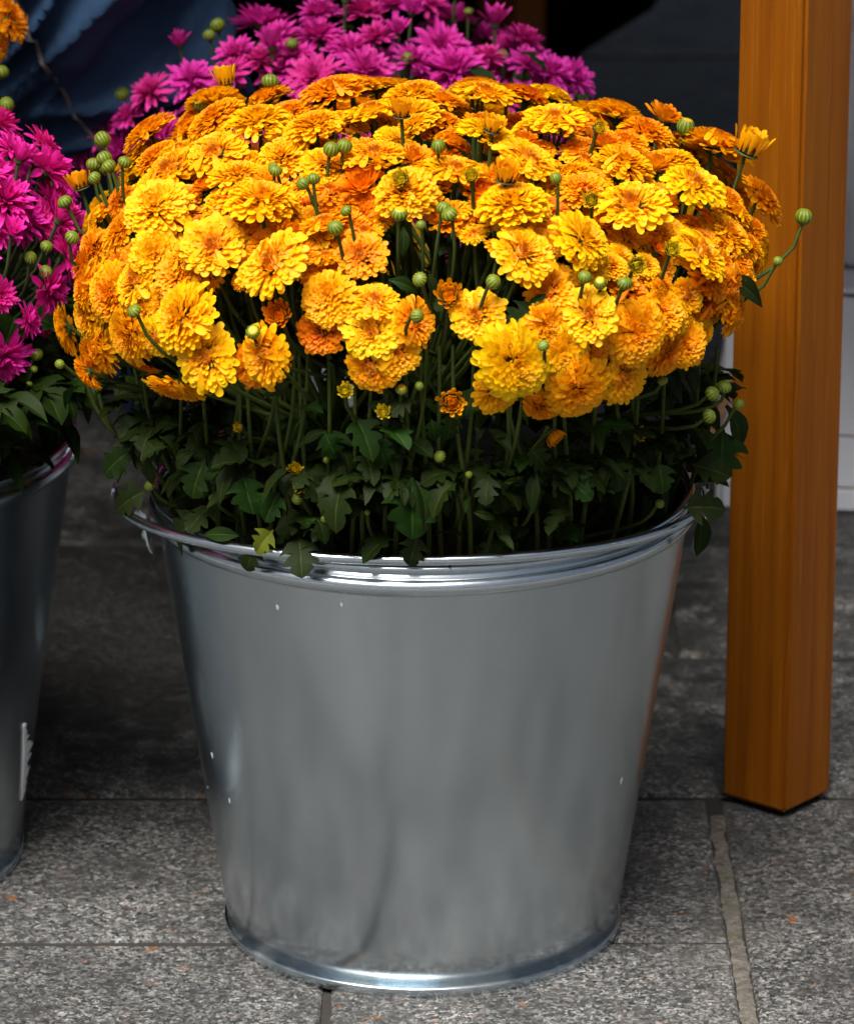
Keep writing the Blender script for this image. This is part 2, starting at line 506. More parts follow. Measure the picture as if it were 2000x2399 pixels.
# ------------------------------------------------------------------ pavement
def build_pavement():
    vs = [(-120, -120, -0.0125), (120, -120, -0.0125), (120, 120, -0.0125), (-120, 120, -0.0125)]
    k = NT('far_paving')                # past the slabs that can be told apart
    p = k.pos()
    br = k.t.nodes.new('ShaderNodeTexBrick')
    br.inputs['Scale'].default_value = 1
    br.inputs['Brick Width'].default_value, br.inputs['Row Height'].default_value = 0.43, 0.222
    br.inputs['Mortar Size'].default_value = 0.004
    br.inputs['Color1'].default_value = (0.17, 0.168, 0.16, 1)
    br.inputs['Color2'].default_value = (0.22, 0.216, 0.205, 1)
    br.inputs['Mortar'].default_value = (0.05, 0.045, 0.04, 1)
    k.l(p, br.inputs['Vector'])
    gr = k.ramp(k.sep(k.voro(p, 300))[0], [(0, 0.35), (1, 1.5)])
    k.set(Base_Color=k.mix(1.0, br.outputs['Color'], gr, 'MULTIPLY'), Roughness=0.75)
    g = obj('ground', mesh('ground', vs, [(0, 1, 2, 3)], k.m, False))
    tag(g, kind='structure')
    bed = obj('pavement', mesh('pavement', [(-2.0, -1.35, -0.0022), (2.0, -1.35, -0.0022), (2.0, 2.58, -0.0022), (-2.0, 2.58, -0.0022)], [(0, 1, 2, 3)], M['joint'], False))
    tag(bed, kind='structure')
    rnd = random.Random(3)

    def slab(x0, x1, y0, y1, gap=0.0028, chip=1.0):
        # each slab: a bevelled block with an uneven edge
        nx = max(2, int((x1 - x0) / 0.03)); ny = max(2, int((y1 - y0) / 0.03))
        ring = []
        for i in range(nx): ring.append((x0 + (x1 - x0) * i / nx, y0))
        for i in range(ny): ring.append((x1, y0 + (y1 - y0) * i / ny))
        for i in range(nx): ring.append((x1 - (x1 - x0) * i / nx, y1))
        for i in range(ny): ring.append((x0, y1 - (y1 - y0) * i / ny))
        dz = rnd.uniform(-0.0008, 0.0012)
        cx, cy = (x0 + x1) / 2, (y0 + y1) / 2
        tx, ty = rnd.uniform(-0.003, 0.003), rnd.uniform(-0.003, 0.003)
        vs, n = [], len(ring)
        def inset(x, y, g):
            return (min(max(x, x0 + g * 0.62), x1 - g * 0.62), min(max(y, y0 + g), y1 - g))
        jit = [noise.noise(Vector((x * 45, y * 45, 3.3))) * 0.0011 * chip for x, y in ring]
        for lvl, (g, z) in enumerate(((gap, -0.03), (gap, -0.0042), (gap + 0.0016, -0.0012), (gap + 0.0042, 0.0))):
            for (x, y), j in zip(ring, jit):
                xx, yy = inset(x, y, g + max(j, -0.0012) * (1.3 if lvl > 1 else 1.0))
                vs.append((xx - cx, yy - cy, z + (dz + (xx - cx) * tx + (yy - cy) * ty if lvl else 0)))
        fs = []
        for lvl in range(3):
            for i in range(n):
                j = (i + 1) % n
                fs.append((lvl * n + i, lvl * n + j, (lvl + 1) * n + j, (lvl + 1) * n + i))
        fs.append(tuple(3 * n + i for i in range(n)))
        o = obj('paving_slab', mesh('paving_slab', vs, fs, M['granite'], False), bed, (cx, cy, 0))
        return o

    rows = [-0.031 + 0.222 * i for i in range(-6, 9)]
    rows[6:10] = [-0.031, 0.176, 0.411, 0.634]
    for i in range(10, len(rows)): rows[i] = 0.634 + 0.222 * (i - 9)
    # slabs seen near the camera are laid out one by one
    fixed = {5: [-0.48, -0.049, 0.163], 6: [-0.70, -0.27, 0.163], 7: [-0.62, -0.062, 0.36], 8: [-0.62, -0.062, 0.157], 9: [-0.45, -0.02, 0.41]}
    for i in range(len(rows) - 1):
        y0, y1 = rows[i], rows[i + 1]
        if i in fixed:
            xs = list(fixed[i])
        else:
            s = rnd.uniform(-0.2, 0.2)
            xs = [s - 0.43, s, s + 0.43]
        while xs[0] > -1.75: xs.insert(0, xs[0] - rnd.choice((0.36, 0.43, 0.46)))
        while xs[-1] < 1.75: xs.append(xs[-1] + rnd.choice((0.36, 0.43, 0.46)))
        for a, b in zip(xs[:-1], xs[1:]):
            if i in (7, 8) and abs(a + 0.62) < 1e-6:
                continue
            if i in (5, 6) and abs(a - 0.163) < 1e-6:
                continue
            if i in (5, 6) and a > 0.163 - 1e-6 and a < 0.5:
                a = 0.62
                if b - a < 0.1: continue
            slab(a, b, y0, y1)
    slab(-0.62, -0.062, rows[7], rows[9])                      # one deep slab between the buckets
    slab(0.168, 0.62, rows[5], rows[7], 0.0026, 1.6)          # the large slab under the post side
    # big slabs further back
    y = rows[-1]
    for j in range(2):
        x = -1.8 + 0.2 * j
        while x < 1.8:
            slab(x, x + 0.55, y, y + 0.42)
            x += 0.55
        y += 0.42
    # sand-filled joint beside the large slab
    vs, fs = [], []
    n = 240
    for i in range(n + 1):
        yy = -0.27 + 0.42 * i / n
        wv = noise.noise(Vector((3.0, yy * 30, 1))) * 0.0012
        for c, (dx, z) in enumerate(((-0.0042, -0.0014), (-0.0022, -0.0010), (0.0, -0.0008), (0.0022, -0.0010), (0.0042, -0.0014))):
            h = noise.noise(Vector((dx * 500, yy * 420, 5))) * 0.0006
            ex = (noise.noise(Vector((dx * 900, yy * 55, 9))) * 0.0016 + noise.noise(Vector((dx * 900, yy * 330, 2))) * 0.0008) if abs(dx) > 0.003 else 0
            vs.append((0.1655 + dx + wv + ex, yy, z + h))
    for i in range(n):
        for c in range(4):
            a = i * 5 + c
            fs.append((a, a + 1, a + 6, a + 5))
    s = obj('joint_sand', mesh('joint_sand', vs, fs, M['sand']), bed)
    tag(s, kind='stuff')
build_pavement()

# ------------------------------------------------------------------ buckets
def strap(pts, width, wdir, th=0.0012):
    vs, fs = [], []
    for i, p in enumerate(pts):
        t = (pts[min(i + 1, len(pts) - 1)] - pts[max(i - 1, 0)]).normalized()
        nn = t.cross(wdir).normalized()
        for a, b in ((-1, -1), (1, -1), (1, 1), (-1, 1)):
            vs.append(p + wdir * (a * width[i] / 2) + nn * (b * th / 2))
    for i in range(len(pts) - 1):
        for j in range(4):
            fs.append((i * 4 + j, i * 4 + (j + 1) % 4, (i + 1) * 4 + (j + 1) % 4, (i + 1) * 4 + j))
    fs.append((3, 2, 1, 0)); k = (len(pts) - 1) * 4
    fs.append((k, k + 1, k + 2, k + 3))
    return vs, fs

def arc(r, z, rad, a0, a1, n):
    return [(r + rad * math.cos(R(a0 + (a1 - a0) * i / n)), z + rad * math.sin(R(a0 + (a1 - a0) * i / n))) for i in range(n + 1)]

BR = {}
def bucket_meshes():
    body = [(0.0, 0.006), (0.100, 0.006), (0.1036, 0.0065)]
    for i in range(1, 13):
        t = i / 12
        body.append((0.1036 + (0.1372 - 0.1036) * t, 0.0065 + (0.2285 - 0.0065) * t))
    body += [(0.1374, 0.2294)]
    for i in range(1, 10):
        a = math.pi * i / 10
        body.append((0.1376 + 0.0040 * math.sin(a), 0.2296 + 0.0086 * (1 - math.cos(a)) / 2))
    body += [(0.1382, 0.2384), (0.1386, 0.2425)]
    body += [(0.1374, 0.2425), (0.1366, 0.2384), (0.1360, 0.2290), (0.1024, 0.0085), (0.0, 0.0085)]
    v, f = lathe(body, 128)
    BR['body'] = mesh('bucket_body', v, f, M['steel'])
    v, f = lathe([(0.1380 + x, 0.2436 + z) for x, z in [(0.0024 * math.cos(2 * math.pi * i / 12), 0.0021 * math.sin(2 * math.pi * i / 12)) for i in range(12)]], 128, True)
    BR['rim'] = mesh('bucket_rim', v, f, M['steel'])
    ring = [(0.1020, 0.0), (0.1044, 0.0002), (0.1052, 0.0010), (0.1056, 0.0050), (0.1053, 0.0060), (0.1046, 0.0063), (0.1030, 0.0066)]
    v, f = lathe(ring, 128, True)
    BR['ring'] = mesh('base_ring', v, f, M['steel'])
    pts = []
    for i in range(41):
        ph = math.pi * i / 40
        x, y = -(0.1575 if ph < math.pi / 2 else 0.1455) * math.cos(ph), -0.1395 * math.sin(ph) ** 0.85
        pts.append(Vector((x, y, 0.2395 + 0.0092 * math.sin(ph) ** 0.6)))
    v, f = tube(pts, [0.0027] * 41, 10)
    BR['handle'] = mesh('bail_handle', v, f, M['steel'])
    for s in (-1, 1):
        p = [Vector((s * x, 0, z)) for x, z in ((0.1595 - 0.0125 * (s > 0), 0.2425), (0.1600 - 0.0120 * (s > 0), 0.2385), (0.1572 - 0.0095 * (s > 0), 0.2325), (0.1490 - 0.003 * (s > 0), 0.2275), (0.1440, 0.2235), (0.1428, 0.2175), (0.1418, 0.2120), (0.1404, 0.2070))]
        v, f = strap(p, [0.010, 0.012, 0.014, 0.016, 0.018, 0.018, 0.016, 0.008], Vector((0, 1, 0)))
        BR['ear%d' % s] = mesh('ear', v, f, M['steel'], False)
    v, f = lathe([(0.0, 0.003), (0.002, 0.0027), (0.0036, 0.0015), (0.0041, 0.0)], 16)
    BR['rivet'] = mesh('rivet', v, f, M['steel'])
bucket_meshes()

def bucket(loc, rotz, label, full=True):
    b = empty('bucket', loc)
    b.rotation_euler = (0, 0, rotz)
    tag(b, label, 'bucket', 'galvanised flower buckets')
    body = obj('body', BR['body'], b)
    obj('rim', BR['rim'], b)
    obj('base_ring', BR['ring'], b)
    obj('bail_handle', BR['handle'], b)
    for s in (-1, 1):
        e = obj('ear', BR['ear%d' % s], b)
        q = Vector((s, 0, 0.15)).to_track_quat('Z', 'Y')
        obj('rivet', BR['rivet'], e, Vector((s * 0.1430, 0, 0.2165)), q)
    return b

FRONT = bucket((0, 0, 0), R(0), 'large shiny galvanised bucket in the middle holding the yellow chrysanthemums')
LEFT = bucket((-0.326, 0.09, 0), R(-90), 'dark shaded galvanised bucket with torn white sticker, cut by the photo edge')
BACK = bucket((-0.025, 0.425, 0), R(20), 'galvanised bucket behind the yellow plant, holding the purple chrysanthemums')
SIDE = bucket((-0.58, 0.28, 0), R(-15), 'galvanised bucket of the orange spray, beside the walking person')

# splashes dried on the front bucket
def drips():
    rnd = random.Random(5)
    spots = [(650, 1422, 6), (800, 1417, 4), (497, 1770, 6), (487, 1845, 3), (538, 1877, 5), (1455, 1830, 7), (572, 1723, 2)]
    for px, py, s in spots:
        d = ray(px, py)
        # cone of the body wall
        best = None
        for i in range(400):
            p = CAM + d * (2.1 + i * 0.001)
            r = 0.1036 + (0.1372 - 0.1036) * (p.z - 0.0065) / 0.222
            if math.hypot(p.x, p.y) < r + 0.0002:
                best = p; break
        if best is None: continue
        n = Vector((best.x, best.y, -0.15 * math.hypot(best.x, best.y))).normalized()
        v, f = lathe([(0.0, 0.22), (0.5, 0.18), (0.85, 0.08), (1.0, 0.0)], 10)
        k = s / 4400
        v = [(x * (0.7 + 0.15 * rnd.random()), y * (1.2 + 0.3 * rnd.random()), z) for x, y, z in v]
        q = n.to_track_quat('Z', 'Y')
        obj('water_drip', mesh('water_drip', v, f, M['drop']), FRONT, best + n * 0.0001, q, k)
drips()

def sticker():
    # torn white paper on the wall of the left bucket
    rnd = random.Random(11)
    vs, fs = [], []
    n = 28
    for i in range(n + 1):
        t = i / n
        z = 0.040 + 0.050 * t
        r = 0.1036 + (0.1372 - 0.1036) * (z - 0.0065) / 0.222 + 0.0006
        wdt = 0.014 * math.sin(math.pi * min(1, max(0.06, t * 0.9 + 0.05))) ** 0.7 * (0.45 + 1.1 * rnd.random())
        a0 = R(-30) + 0.12 * (1 - t)
        for j in range(5):
            a = a0 + (j / 4) * wdt / r
            vs.append((r * math.cos(a), r * math.sin(a), z))
    for i in range(n):
        for j in range(4):
            a = i * 5 + j
            fs.append((a, a + 1, a + 6, a + 5))
    me = mesh('torn_sticker', vs, fs, M['paper'])
    o = obj('torn_sticker', me, LEFT)
    o.rotation_euler = (0, 0, R(102))
    md = o.modifiers.new('thick', 'SOLIDIFY'); md.thickness = 0.0004
sticker()

# ------------------------------------------------------------------ flower parts
ROWS = [(0.0, 0.28), (0.32, 0.60), (0.60, 0.92), (0.80, 1.0), (0.93, 0.80), (1.0, 0.34)]
ROWS_POINT = [(0.0, 0.30), (0.28, 0.70), (0.55, 1.0), (0.78, 0.86), (0.92, 0.48), (1.0, 0.08)]

def petal(V, F, C, ang, r0, z0, L, W, el, curl, cup, t, rv, rows, roll=0.0, zs=1.0):
    ca, sa = math.cos(ang), math.sin(ang)
    rad, tan, up = Vector((ca, sa, 0)), Vector((-sa, ca, 0)), Vector((0, 0, 1))
    p = rad * r0 + up * z0
    base = len(V)
    ps = 0.0
    for s, wd in rows:
        e = el + curl * (s + ps) / 2
        p = p + (rad * math.cos(e) + up * math.sin(e)) * (L * (s - ps))
        ps = s
        e2 = el + curl * s
        nn = rad * (-math.sin(e2)) + up * math.cos(e2)
        tt = tan * math.cos(roll) + nn * math.sin(roll)
        n2 = nn * math.cos(roll) - tan * math.sin(roll)
        for j in (-1, 0, 1):
            q = p + tt * (j * W * wd) + n2 * (cup * W * wd * (1 if j else 0))
            V.append(Vector((q.x, q.y, q.z * zs)))
            C.append((s, t, rv))
    for i in range(len(rows) - 1):
        for j in range(2):
            a = base + i * 3 + j
            F.append((a, a + 1, a + 4, a + 3))

def flower_mesh(kind, seed, mat):
    rnd = random.Random(seed)
    V, F, C = [], [], []
    G = math.pi * (3 - math.sqrt(5))
    if kind in ('full', 'open'):
        # tips spread over a dome; each petal lies back on the ones outside it like a scale
        N, hgt, stop = (235, 0.47, 99) if kind == 'full' else (146, 0.30, 97)
        N = int(N * rnd.uniform(0.88, 1.1))
        lop = rnd.uniform(0, 6.28)
        for i in range(N):
            t = i / (N - 1)
            u = t ** 0.92
            ang = i * G + rnd.gauss(0, 0.07)
            ph = R(104 - stop * u + rnd.gauss(0, 3.0))
            big = 1 + 0.10 * math.cos(ang - lop) + 0.05 * math.cos(2 * ang + lop * 3)
            tr, tz = math.sin(ph) * big * (rnd.uniform(0.94, 1.05) if t > 0.14 else rnd.uniform(0.98, 1.16)), math.cos(ph) * hgt - (0.06 * rnd.random() if t < 0.14 else 0)
            L = ((0.74 - 0.42 * u) if kind == 'full' else (0.80 - 0.60 * u)) * rnd.uniform(0.88, 1.12)
            el = (math.pi / 2 - ph) * (0.66 if kind == 'full' else 0.78) - R(3) + rnd.gauss(0, R(8.5))
            curl = rnd.gauss(-0.12, 0.22) + 0.25 * u
            em = el + curl * 0.5
            r0, z0 = tr - L * math.cos(em), tz - L * math.sin(em)
            W = ((0.117 - 0.066 * u) if kind == 'full' else (0.140 - 0.100 * u)) * rnd.uniform(0.82, 1.16)
            petal(V, F, C, ang, r0, z0, L, W, el, curl, rnd.uniform(0.02, 0.38), t * 0.86 if kind == 'full' else t, rnd.random(), ROWS, rnd.gauss(0, 0.13))
    elif kind == 'young':               # cupped
        N = 75
        for i in range(N):
            t = i / (N - 1)
            el = R(14 + 58 * t) + rnd.gauss(0, R(6))
            L = (0.92 * (1 - 0.5 * t)) * rnd.uniform(0.9, 1.06)
            petal(V, F, C, i * G + rnd.gauss(0, 0.06), 0.18 * (1 - t) + 0.06, 0.04 + 0.10 * t, L, 0.145 * (1 - 0.4 * t), el,
                  rnd.gauss(0.05, 0.15) + 0.5 * t, rnd.uniform(0.15, 0.5), t, rnd.random(), ROWS, rnd.gauss(0, 0.12))
    elif kind == 'button':              # small tight dome
        N = 80
        for i in range(N):
            t = i / (N - 1)
            el = R(38 + 50 * t) + rnd.gauss(0, R(5))
            L = (0.85 * (1 - 0.35 * t)) * rnd.uniform(0.92, 1.05)
            petal(V, F, C, i * G, 0.50 * (1 - t) + 0.05, 0.02 + 0.06 * t, L, 0.16 * (1 - 0.35 * t), el,
                  0.55 + 0.5 * t, rnd.uniform(0.3, 0.6), 0.25 + 0.75 * t, rnd.random(), ROWS, 0)
    elif kind == 'half':                # half-open bud: a cup of upright petals
        N = 52
        for i in range(N):
            t = i / (N - 1)
            el = R(66 + 20 * t) + rnd.gauss(0, R(4))
            L = (1.25 * (1 - 0.25 * t)) * rnd.uniform(0.92, 1.05)
            petal(V, F, C, i * G, 0.62 * (1 - t) + 0.05, 0.10, L, 0.20 * (1 - 0.3 * t), el,
                  0.10 + 0.3 * t, 0.4, t * 0.8, rnd.random(), ROWS, 0)
    elif kind == 'daisy':               # magenta, long pointed petals
        N = 74
        for i in range(N):
            t = i / (N - 1)
            el = R(-10 + 78 * t) + rnd.gauss(0, R(9))
            L = (1.0 * (1 - 0.48 * t)) * rnd.uniform(0.86, 1.08)
            petal(V, F, C, i * G + rnd.gauss(0, 0.1), 0.10 * (1 - t) + 0.03, 0.02 + 0.12 * t, L, 0.118 * (1 - 0.25 * t) * rnd.uniform(0.85, 1.15), el,
                  rnd.gauss(0.05, 0.22), rnd.uniform(0.2, 0.7), t * 0.9, rnd.random(), ROWS_POINT, rnd.gauss(0, 0.2), 0.9)
    elif kind == 'tulip':               # magenta, still upright
        N = 30
        for i in range(N):
            t = i / (N - 1)
            el = R(40 + 40 * t) + rnd.gauss(0, R(7))
            L = 1.05 * (1 - 0.25 * t) * rnd.uniform(0.85, 1.1)
            petal(V, F, C, i * G, 0.16 * (1 - t) + 0.03, 0.05, L, 0.15, el, rnd.gauss(0.25, 0.15), rnd.uniform(0.4, 0.8), t * 0.8, rnd.random(), ROWS_POINT, rnd.gauss(0, 0.15))
    return mesh('flower_' + kind, V, F, mat, True, C)

def centre_mesh(mat, n, r, z0, h, seed):
    rnd = random.Random(seed)
    V, F, C = [], [], []
    for i in range(n):
        t = (i + 0.5) / n
        petal(V, F, C, i * 2.39996, r * math.sqrt(t), z0 + 0.05 * (1 - t), h * rnd.uniform(0.7, 1.1), 0.028, R(80) - 0.4 * t, rnd.gauss(0.1, 0.2), 0.9, 0.9, rnd.random(), [(0, 0.8), (0.6, 1.0), (1.0, 0.4)])
    v, f = lathe([(r * 1.5, z0 - 0.16), (r * 1.35, z0 - 0.05), (r * 0.9, z0 + 0.02), (r * 0.4, z0 + 0.0), (0.0, z0 - 0.02)], 18)
    b = len(V)
    V += [Vector(q) for q in v]; C += [(0.5, 0.9, 0.5)] * len(v)
    F += [tuple(b + i for i in q) for q in f]
    return mesh('flower_centre', V, F, mat, True, C)

def calyx_mesh(r, h, n=13, cup=False):
    V, F, C = [], [], []
    for i in range(n * 2):
        lay = i % 2
        petal(V, F, C, i * math.pi / n, 0.05, -0.12, r * (1.0 if lay else 0.8), 0.11, R(-4 if not cup else 8) + 0.05 * lay, 0.5 if not cup else 1.35, 0.3, 0, 0.5,
              [(0, 0.8), (0.35, 1.0), (0.7, 0.9), (0.92, 0.55), (1.0, 0.15)])
    # receptacle
    v, f = lathe([(0.0, -0.22), (0.06, -0.21), (r * 0.45, -0.13), (r * 0.7, -0.02), (r * 0.6, 0.03)], 14)
    b = len(V)
    V += [Vector(x) for x in v]; C += [(0, 0, 0)] * len(v)
    F += [tuple(b + k for k in q) for q in f]
    return mesh('calyx', V, F, M['calyx'], True, C)

def bud_mesh(opening, seed, warm=(1, 1)):
    # round bud wrapped in ridged bracts; opening = share of the top where the petals show
    n, m = 48, 16
    V, F, C = [], [], []
    lob = 12
    for i in range(m + 1):
        th = math.pi * i / m
        for j in range(n):
            ph = 2 * math.pi * j / n
            top = i / m < opening
            ridge = math.cos(lob * ph + 0.7 * math.cos(th) * 2)
            rr = 1.0 + (0.05 * ridge if not top else 0.03 * math.cos(22 * ph + i * 1.3)) * math.sin(th)
            z = math.cos(th) * 0.92
            if i / m < 0.16: z -= 0.14 * (1 - i / m / 0.16) if opening else 0.06 * (1 - i / m / 0.16)
            V.append(Vector((rr * math.sin(th) * math.cos(ph), rr * math.sin(th) * math.sin(ph), z)))
            C.append((max(0, ridge) ** 2 * (0.9 if not top else 0.5), 1 - i / m, (0.95 if top else 0.0) if not (opening == 0) else 0))
    for i in range(m):
        for j in range(n):
            j2 = (j + 1) % n
            F.append((i * n + j, (i + 1) * n + j, (i + 1) * n + j2, i * n + j2))
    return mesh('bud', V, F, M['bud'], True, C)

def leaf_mesh(kind, seed, mat):
    rnd = random.Random(seed)
    if kind == 'lobed':
        st = [(0.0, 0.025, 0), (0.10, 0.05, 0), (0.20, 0.24, 0.02), (0.28, 0.36, 0.06), (0.36, 0.44, 0.10), (0.40, 0.30, 0.04), (0.46, 0.17, 0.0), (0.54, 0.30, 0.02),
              (0.62, 0.40, 0.07), (0.67, 0.33, 0.06), (0.72, 0.22, 0.01), (0.80, 0.25, 0.03), (0.88, 0.19, 0.04), (0.95, 0.10, 0.02), (1.0, 0.015, 0)]
    else:
        st = [(0.0, 0.02, 0), (0.12, 0.07, 0), (0.28, 0.15, 0), (0.45, 0.20, 0), (0.62, 0.19, 0), (0.78, 0.13, 0), (0.9, 0.07, 0), (1.0, 0.01, 0)]
    droop = rnd.uniform(0.4, 1.7)
    fold = rnd.uniform(0.1, 0.75)
    twist = rnd.uniform(-0.7, 0.7)
    wav = rnd.uniform(0.01, 0.035)
    V, F, C = [], [], []
    cs = [-1, -0.5, -0.07, 0, 0.07, 0.5, 1]
    for s, wd, fw in st:
        wd *= rnd.uniform(0.9, 1.1)
        for c in cs:
            x = s + fw * abs(c)
            y = c * wd
            a = droop * x
            z = -0.5 * droop * x * x + fold * abs(y) - 0.6 * y * y + wav * math.sin(x * 17 + c * 2) * abs(c) + twist * x * y + rnd.gauss(0, 0.006)
            V.append(Vector((x * (1 - 0.12 * a * x), y, z)))
            C.append((1.0 if c == 0 else 0.0, 0, 0))
    w = len(cs)
    for i in range(len(st) - 1):
        for c in range(w - 1):
            a = i * w + c
            F.append((a, a + w, a + w + 1, a + 1))
    return mesh('leaf_' + kind, V, F, mat, True, C)

FM = {
    'Y': [flower_mesh('full', s, M['yellow']) for s in (1, 2, 3, 4)],
    'C': [flower_mesh('open', s, M['yellow']) for s in (11, 12, 13)],
    'A': [flower_mesh('full', s, M['amber']) for s in (21, 22, 23)],
    'D': [flower_mesh('open', s, M['amber']) for s in (31, 32)],
    'O': [flower_mesh('full', s, M['orange']) for s in (41, 42)] + [flower_mesh('open', 43, M['orange'])],
    'U': [flower_mesh('young', s, M['orange']) for s in (51, 52)],
    'B': [flower_mesh('button', s, M['orange']) for s in (61, 62)],
    'H': [flower_mesh('half', s, M['amber']) for s in (71, 72)],
    'K': [flower_mesh('button', s, M['bud_petal']) for s in (65, 66)],
    'M': [flower_mesh('daisy', s, M['magenta']) for s in (81, 82, 83, 84)],
    'T': [flower_mesh('tulip', s, M['magenta']) for s in (91, 92)],
    'P': [flower_mesh('daisy', s, M['pink']) for s in (101, 102, 103)],
    'Q': [flower_mesh('tulip', s, M['pink']) for s in (111, 112)],
}
CEN = {'C': centre_mesh(M['centre'], 44, 0.17, 0.17, 0.13, 1), 'D': centre_mesh(M['centre'], 48, 0.18, 0.17, 0.13, 2), 'U': centre_mesh(M['centre'], 26, 0.18, 0.12, 0.2, 3),
       'M': centre_mesh(M['centre_pink'], 16, 0.10, 0.10, 0.2, 4), 'P': centre_mesh(M['centre_pink'], 16, 0.10, 0.10, 0.2, 5)}
CAL = {'flat': calyx_mesh(0.42, 0.2), 'cup': calyx_mesh(0.98, 0.2, 13, True), 'tulip': calyx_mesh(0.34, 0.2, 11, True)}
BUD = {'g': bud_mesh(0.0, 1), 'y': bud_mesh(0.34, 2), 'o': bud_mesh(0.22, 3)}
LEAF = [leaf_mesh('lobed', s, M['leaf']) for s in range(10)]
LEAFS = [leaf_mesh('narrow', s, M['leaf']) for s in range(20, 28)]
LEAFL = leaf_mesh('lobed', 40, M['leaf_lit'])

UP = Vector((0, 0, 1))
def facing(n, roll):
    q = n.normalized().to_track_quat('Z', 'Y')
    return q @ Quaternion((0, 0, 1), roll)

class Plant:
    def __init__(self, root, c, s, seed, stem='stem'):
        self.root, self.c, self.s = root, Vector(c), s
        self.o = Vector(root.location)
        self.rnd = random.Random(seed)
        self.stem_mat = M[stem]
        self.stems = []
        self.nodes = []
        for j in range(30):
            a = j * 2.39996 + self.rnd.uniform(-.3, .3)
            rr = 0.092 * math.sqrt((j + 0.5) / 30)
            b = Vector((rr * math.cos(a), rr * math.sin(a), 0.225))
            tip = Vector((b.x * 1.28 + self.rnd.gauss(0, .008), b.y * 1.28 + self.rnd.gauss(0, .008), self.rnd.uniform(0.262, 0.305)))
            mid = b.lerp(tip, 0.5) + Vector((self.rnd.gauss(0, .005), self.rnd.gauss(0, .005), 0))
            pts = bez(b, b + Vector((0, 0, .02)), mid, tip, 9)
            v, f = tube(pts, [0.0019 - 0.00005 * i for i in range(10)], 6, False)
            obj('stem', mesh('stem', v, f, self.stem_mat), root)
            self.stems.append(pts)
            self.nodes.append(tip)

    def add_stem(self, tip, n, base=None, r=0.0013, bend=0.05):
        rnd = self.rnd
        rel = tip - self.o
        rad = Vector((rel.x, rel.y, 0))
        k = min(1.0, 0.095 / max(rad.length, 1e-4)) * 0.85
        if base is None:
            w = Vector((rel.x * k, rel.y * k, 0.28))
            near = sorted(self.nodes, key=lambda q: (q - w).length)[:3]
            b = rnd.choice(near).copy()
            if rel.z < b.z + 0.015:
                b = Vector((rel.x * k + rnd.uniform(-.012, .012), rel.y * k + rnd.uniform(-.012, .012), 0.226))
        else:
            b = base
        h = max(0.03, rel.z - b.z)
        p1 = b + Vector((rad.x * 0.08, rad.y * 0.08, h * 0.5)) + Vector((rnd.uniform(-.006, .006), rnd.uniform(-.006, .006), 0))
        p2 = rel - (n * 0.5 + UP * 0.5) * min(bend, h * 0.6) - UP * (0.12 * h)
        pts = bez(b, p1, p2, rel, 9)
        v, f = tube(pts, [r * (1.25 - 0.45 * i / 9) for i in range(10)], 6, False)
        o = obj('stem', mesh('stem', v, f, self.stem_mat), self.root)
        self.stems.append(pts)
        return pts

    def flower(self, kind, p, n, radius, stem=True):
        rnd = self.rnd
        me = rnd.choice(FM[kind])
        q = facing(n, rnd.uniform(0, 6.28))
        head = obj('flower_head', me, self.root, p - self.o, q, (radius * rnd.uniform(.95, 1.05), radius * rnd.uniform(.95, 1.05), radius * rnd.uniform(.85, 1.2)))
        if kind in CEN:
            obj('flower_centre', CEN[kind], head)
        cal = obj('calyx', CAL['cup' if kind in 'HBK' else 'tulip' if kind in 'TQ' else 'flat'], head)
        if kind == 'U': cal.scale = (1.15,) * 3
        if stem:
            self.add_stem(p - n * radius * 0.16, n)
        return head

    def bud(self, kind, p, n, radius, stem=True, base=None):
        q = facing(n, self.rnd.uniform(0, 6.28))
        u = self.rnd.uniform
        o = obj('bud', BUD[kind], self.root, p - self.o, q, (radius * u(.86, 1.08), radius * u(.86, 1.08), radius * u(.85, 1.12)))
        if stem:
            self.add_stem(p - n * radius * 0.8, n, base, r=0.0011, bend=0.03)
        return o

    def leaf(self, p, d, up, size, kind='lobed', me=None):
        d = d.normalized()
        y = up.cross(d)
        y = y.normalized() if y.length > 1e-4 else Vector((1, 0, 0))
        z = d.cross(y)
        q = Matrix((d, y, z)).transposed().to_quaternion()
        me = me or self.rnd.choice(LEAF if kind == 'lobed' else LEAFS)
        return obj('leaf', me, self.root, p - self.o, q, size)

    def place(self, px, py, dpx, kind, lift=0.0, tilt=None):
        p, n = on_ellipsoid(px, py, self.c, self.s)
        n = (n + UP * 0.12 + Vector((self.rnd.gauss(0, .24), self.rnd.gauss(0, .2), self.rnd.gauss(0, .17)))).normalized()
        if tilt is not None:
            n = (n + Vector(tilt)).normalized()
        p = p + n * (lift if (p - self.c).length > 0 and on_dome(px, py, self.c, self.s) else min(lift, 0.0))
        rad = dpx * (p - CAM).length / FPX / 2 * 1.04
        return p, n, rad

    def soil(self):
        v, f = lathe([(0.0, 0.236), (0.05, 0.235), (0.10, 0.229), (0.1335, 0.222), (0.1335, 0.205), (0.0, 0.205)], 48)
        v = [(x, y, z + (noise.noise(Vector((x, y, z)) * 60) * 0.006 if z > 0.21 and math.hypot(x, y) < 0.12 else 0)) for x, y, z in v]
        obj('soil', mesh('soil', v, f, M['soil']), self.root)

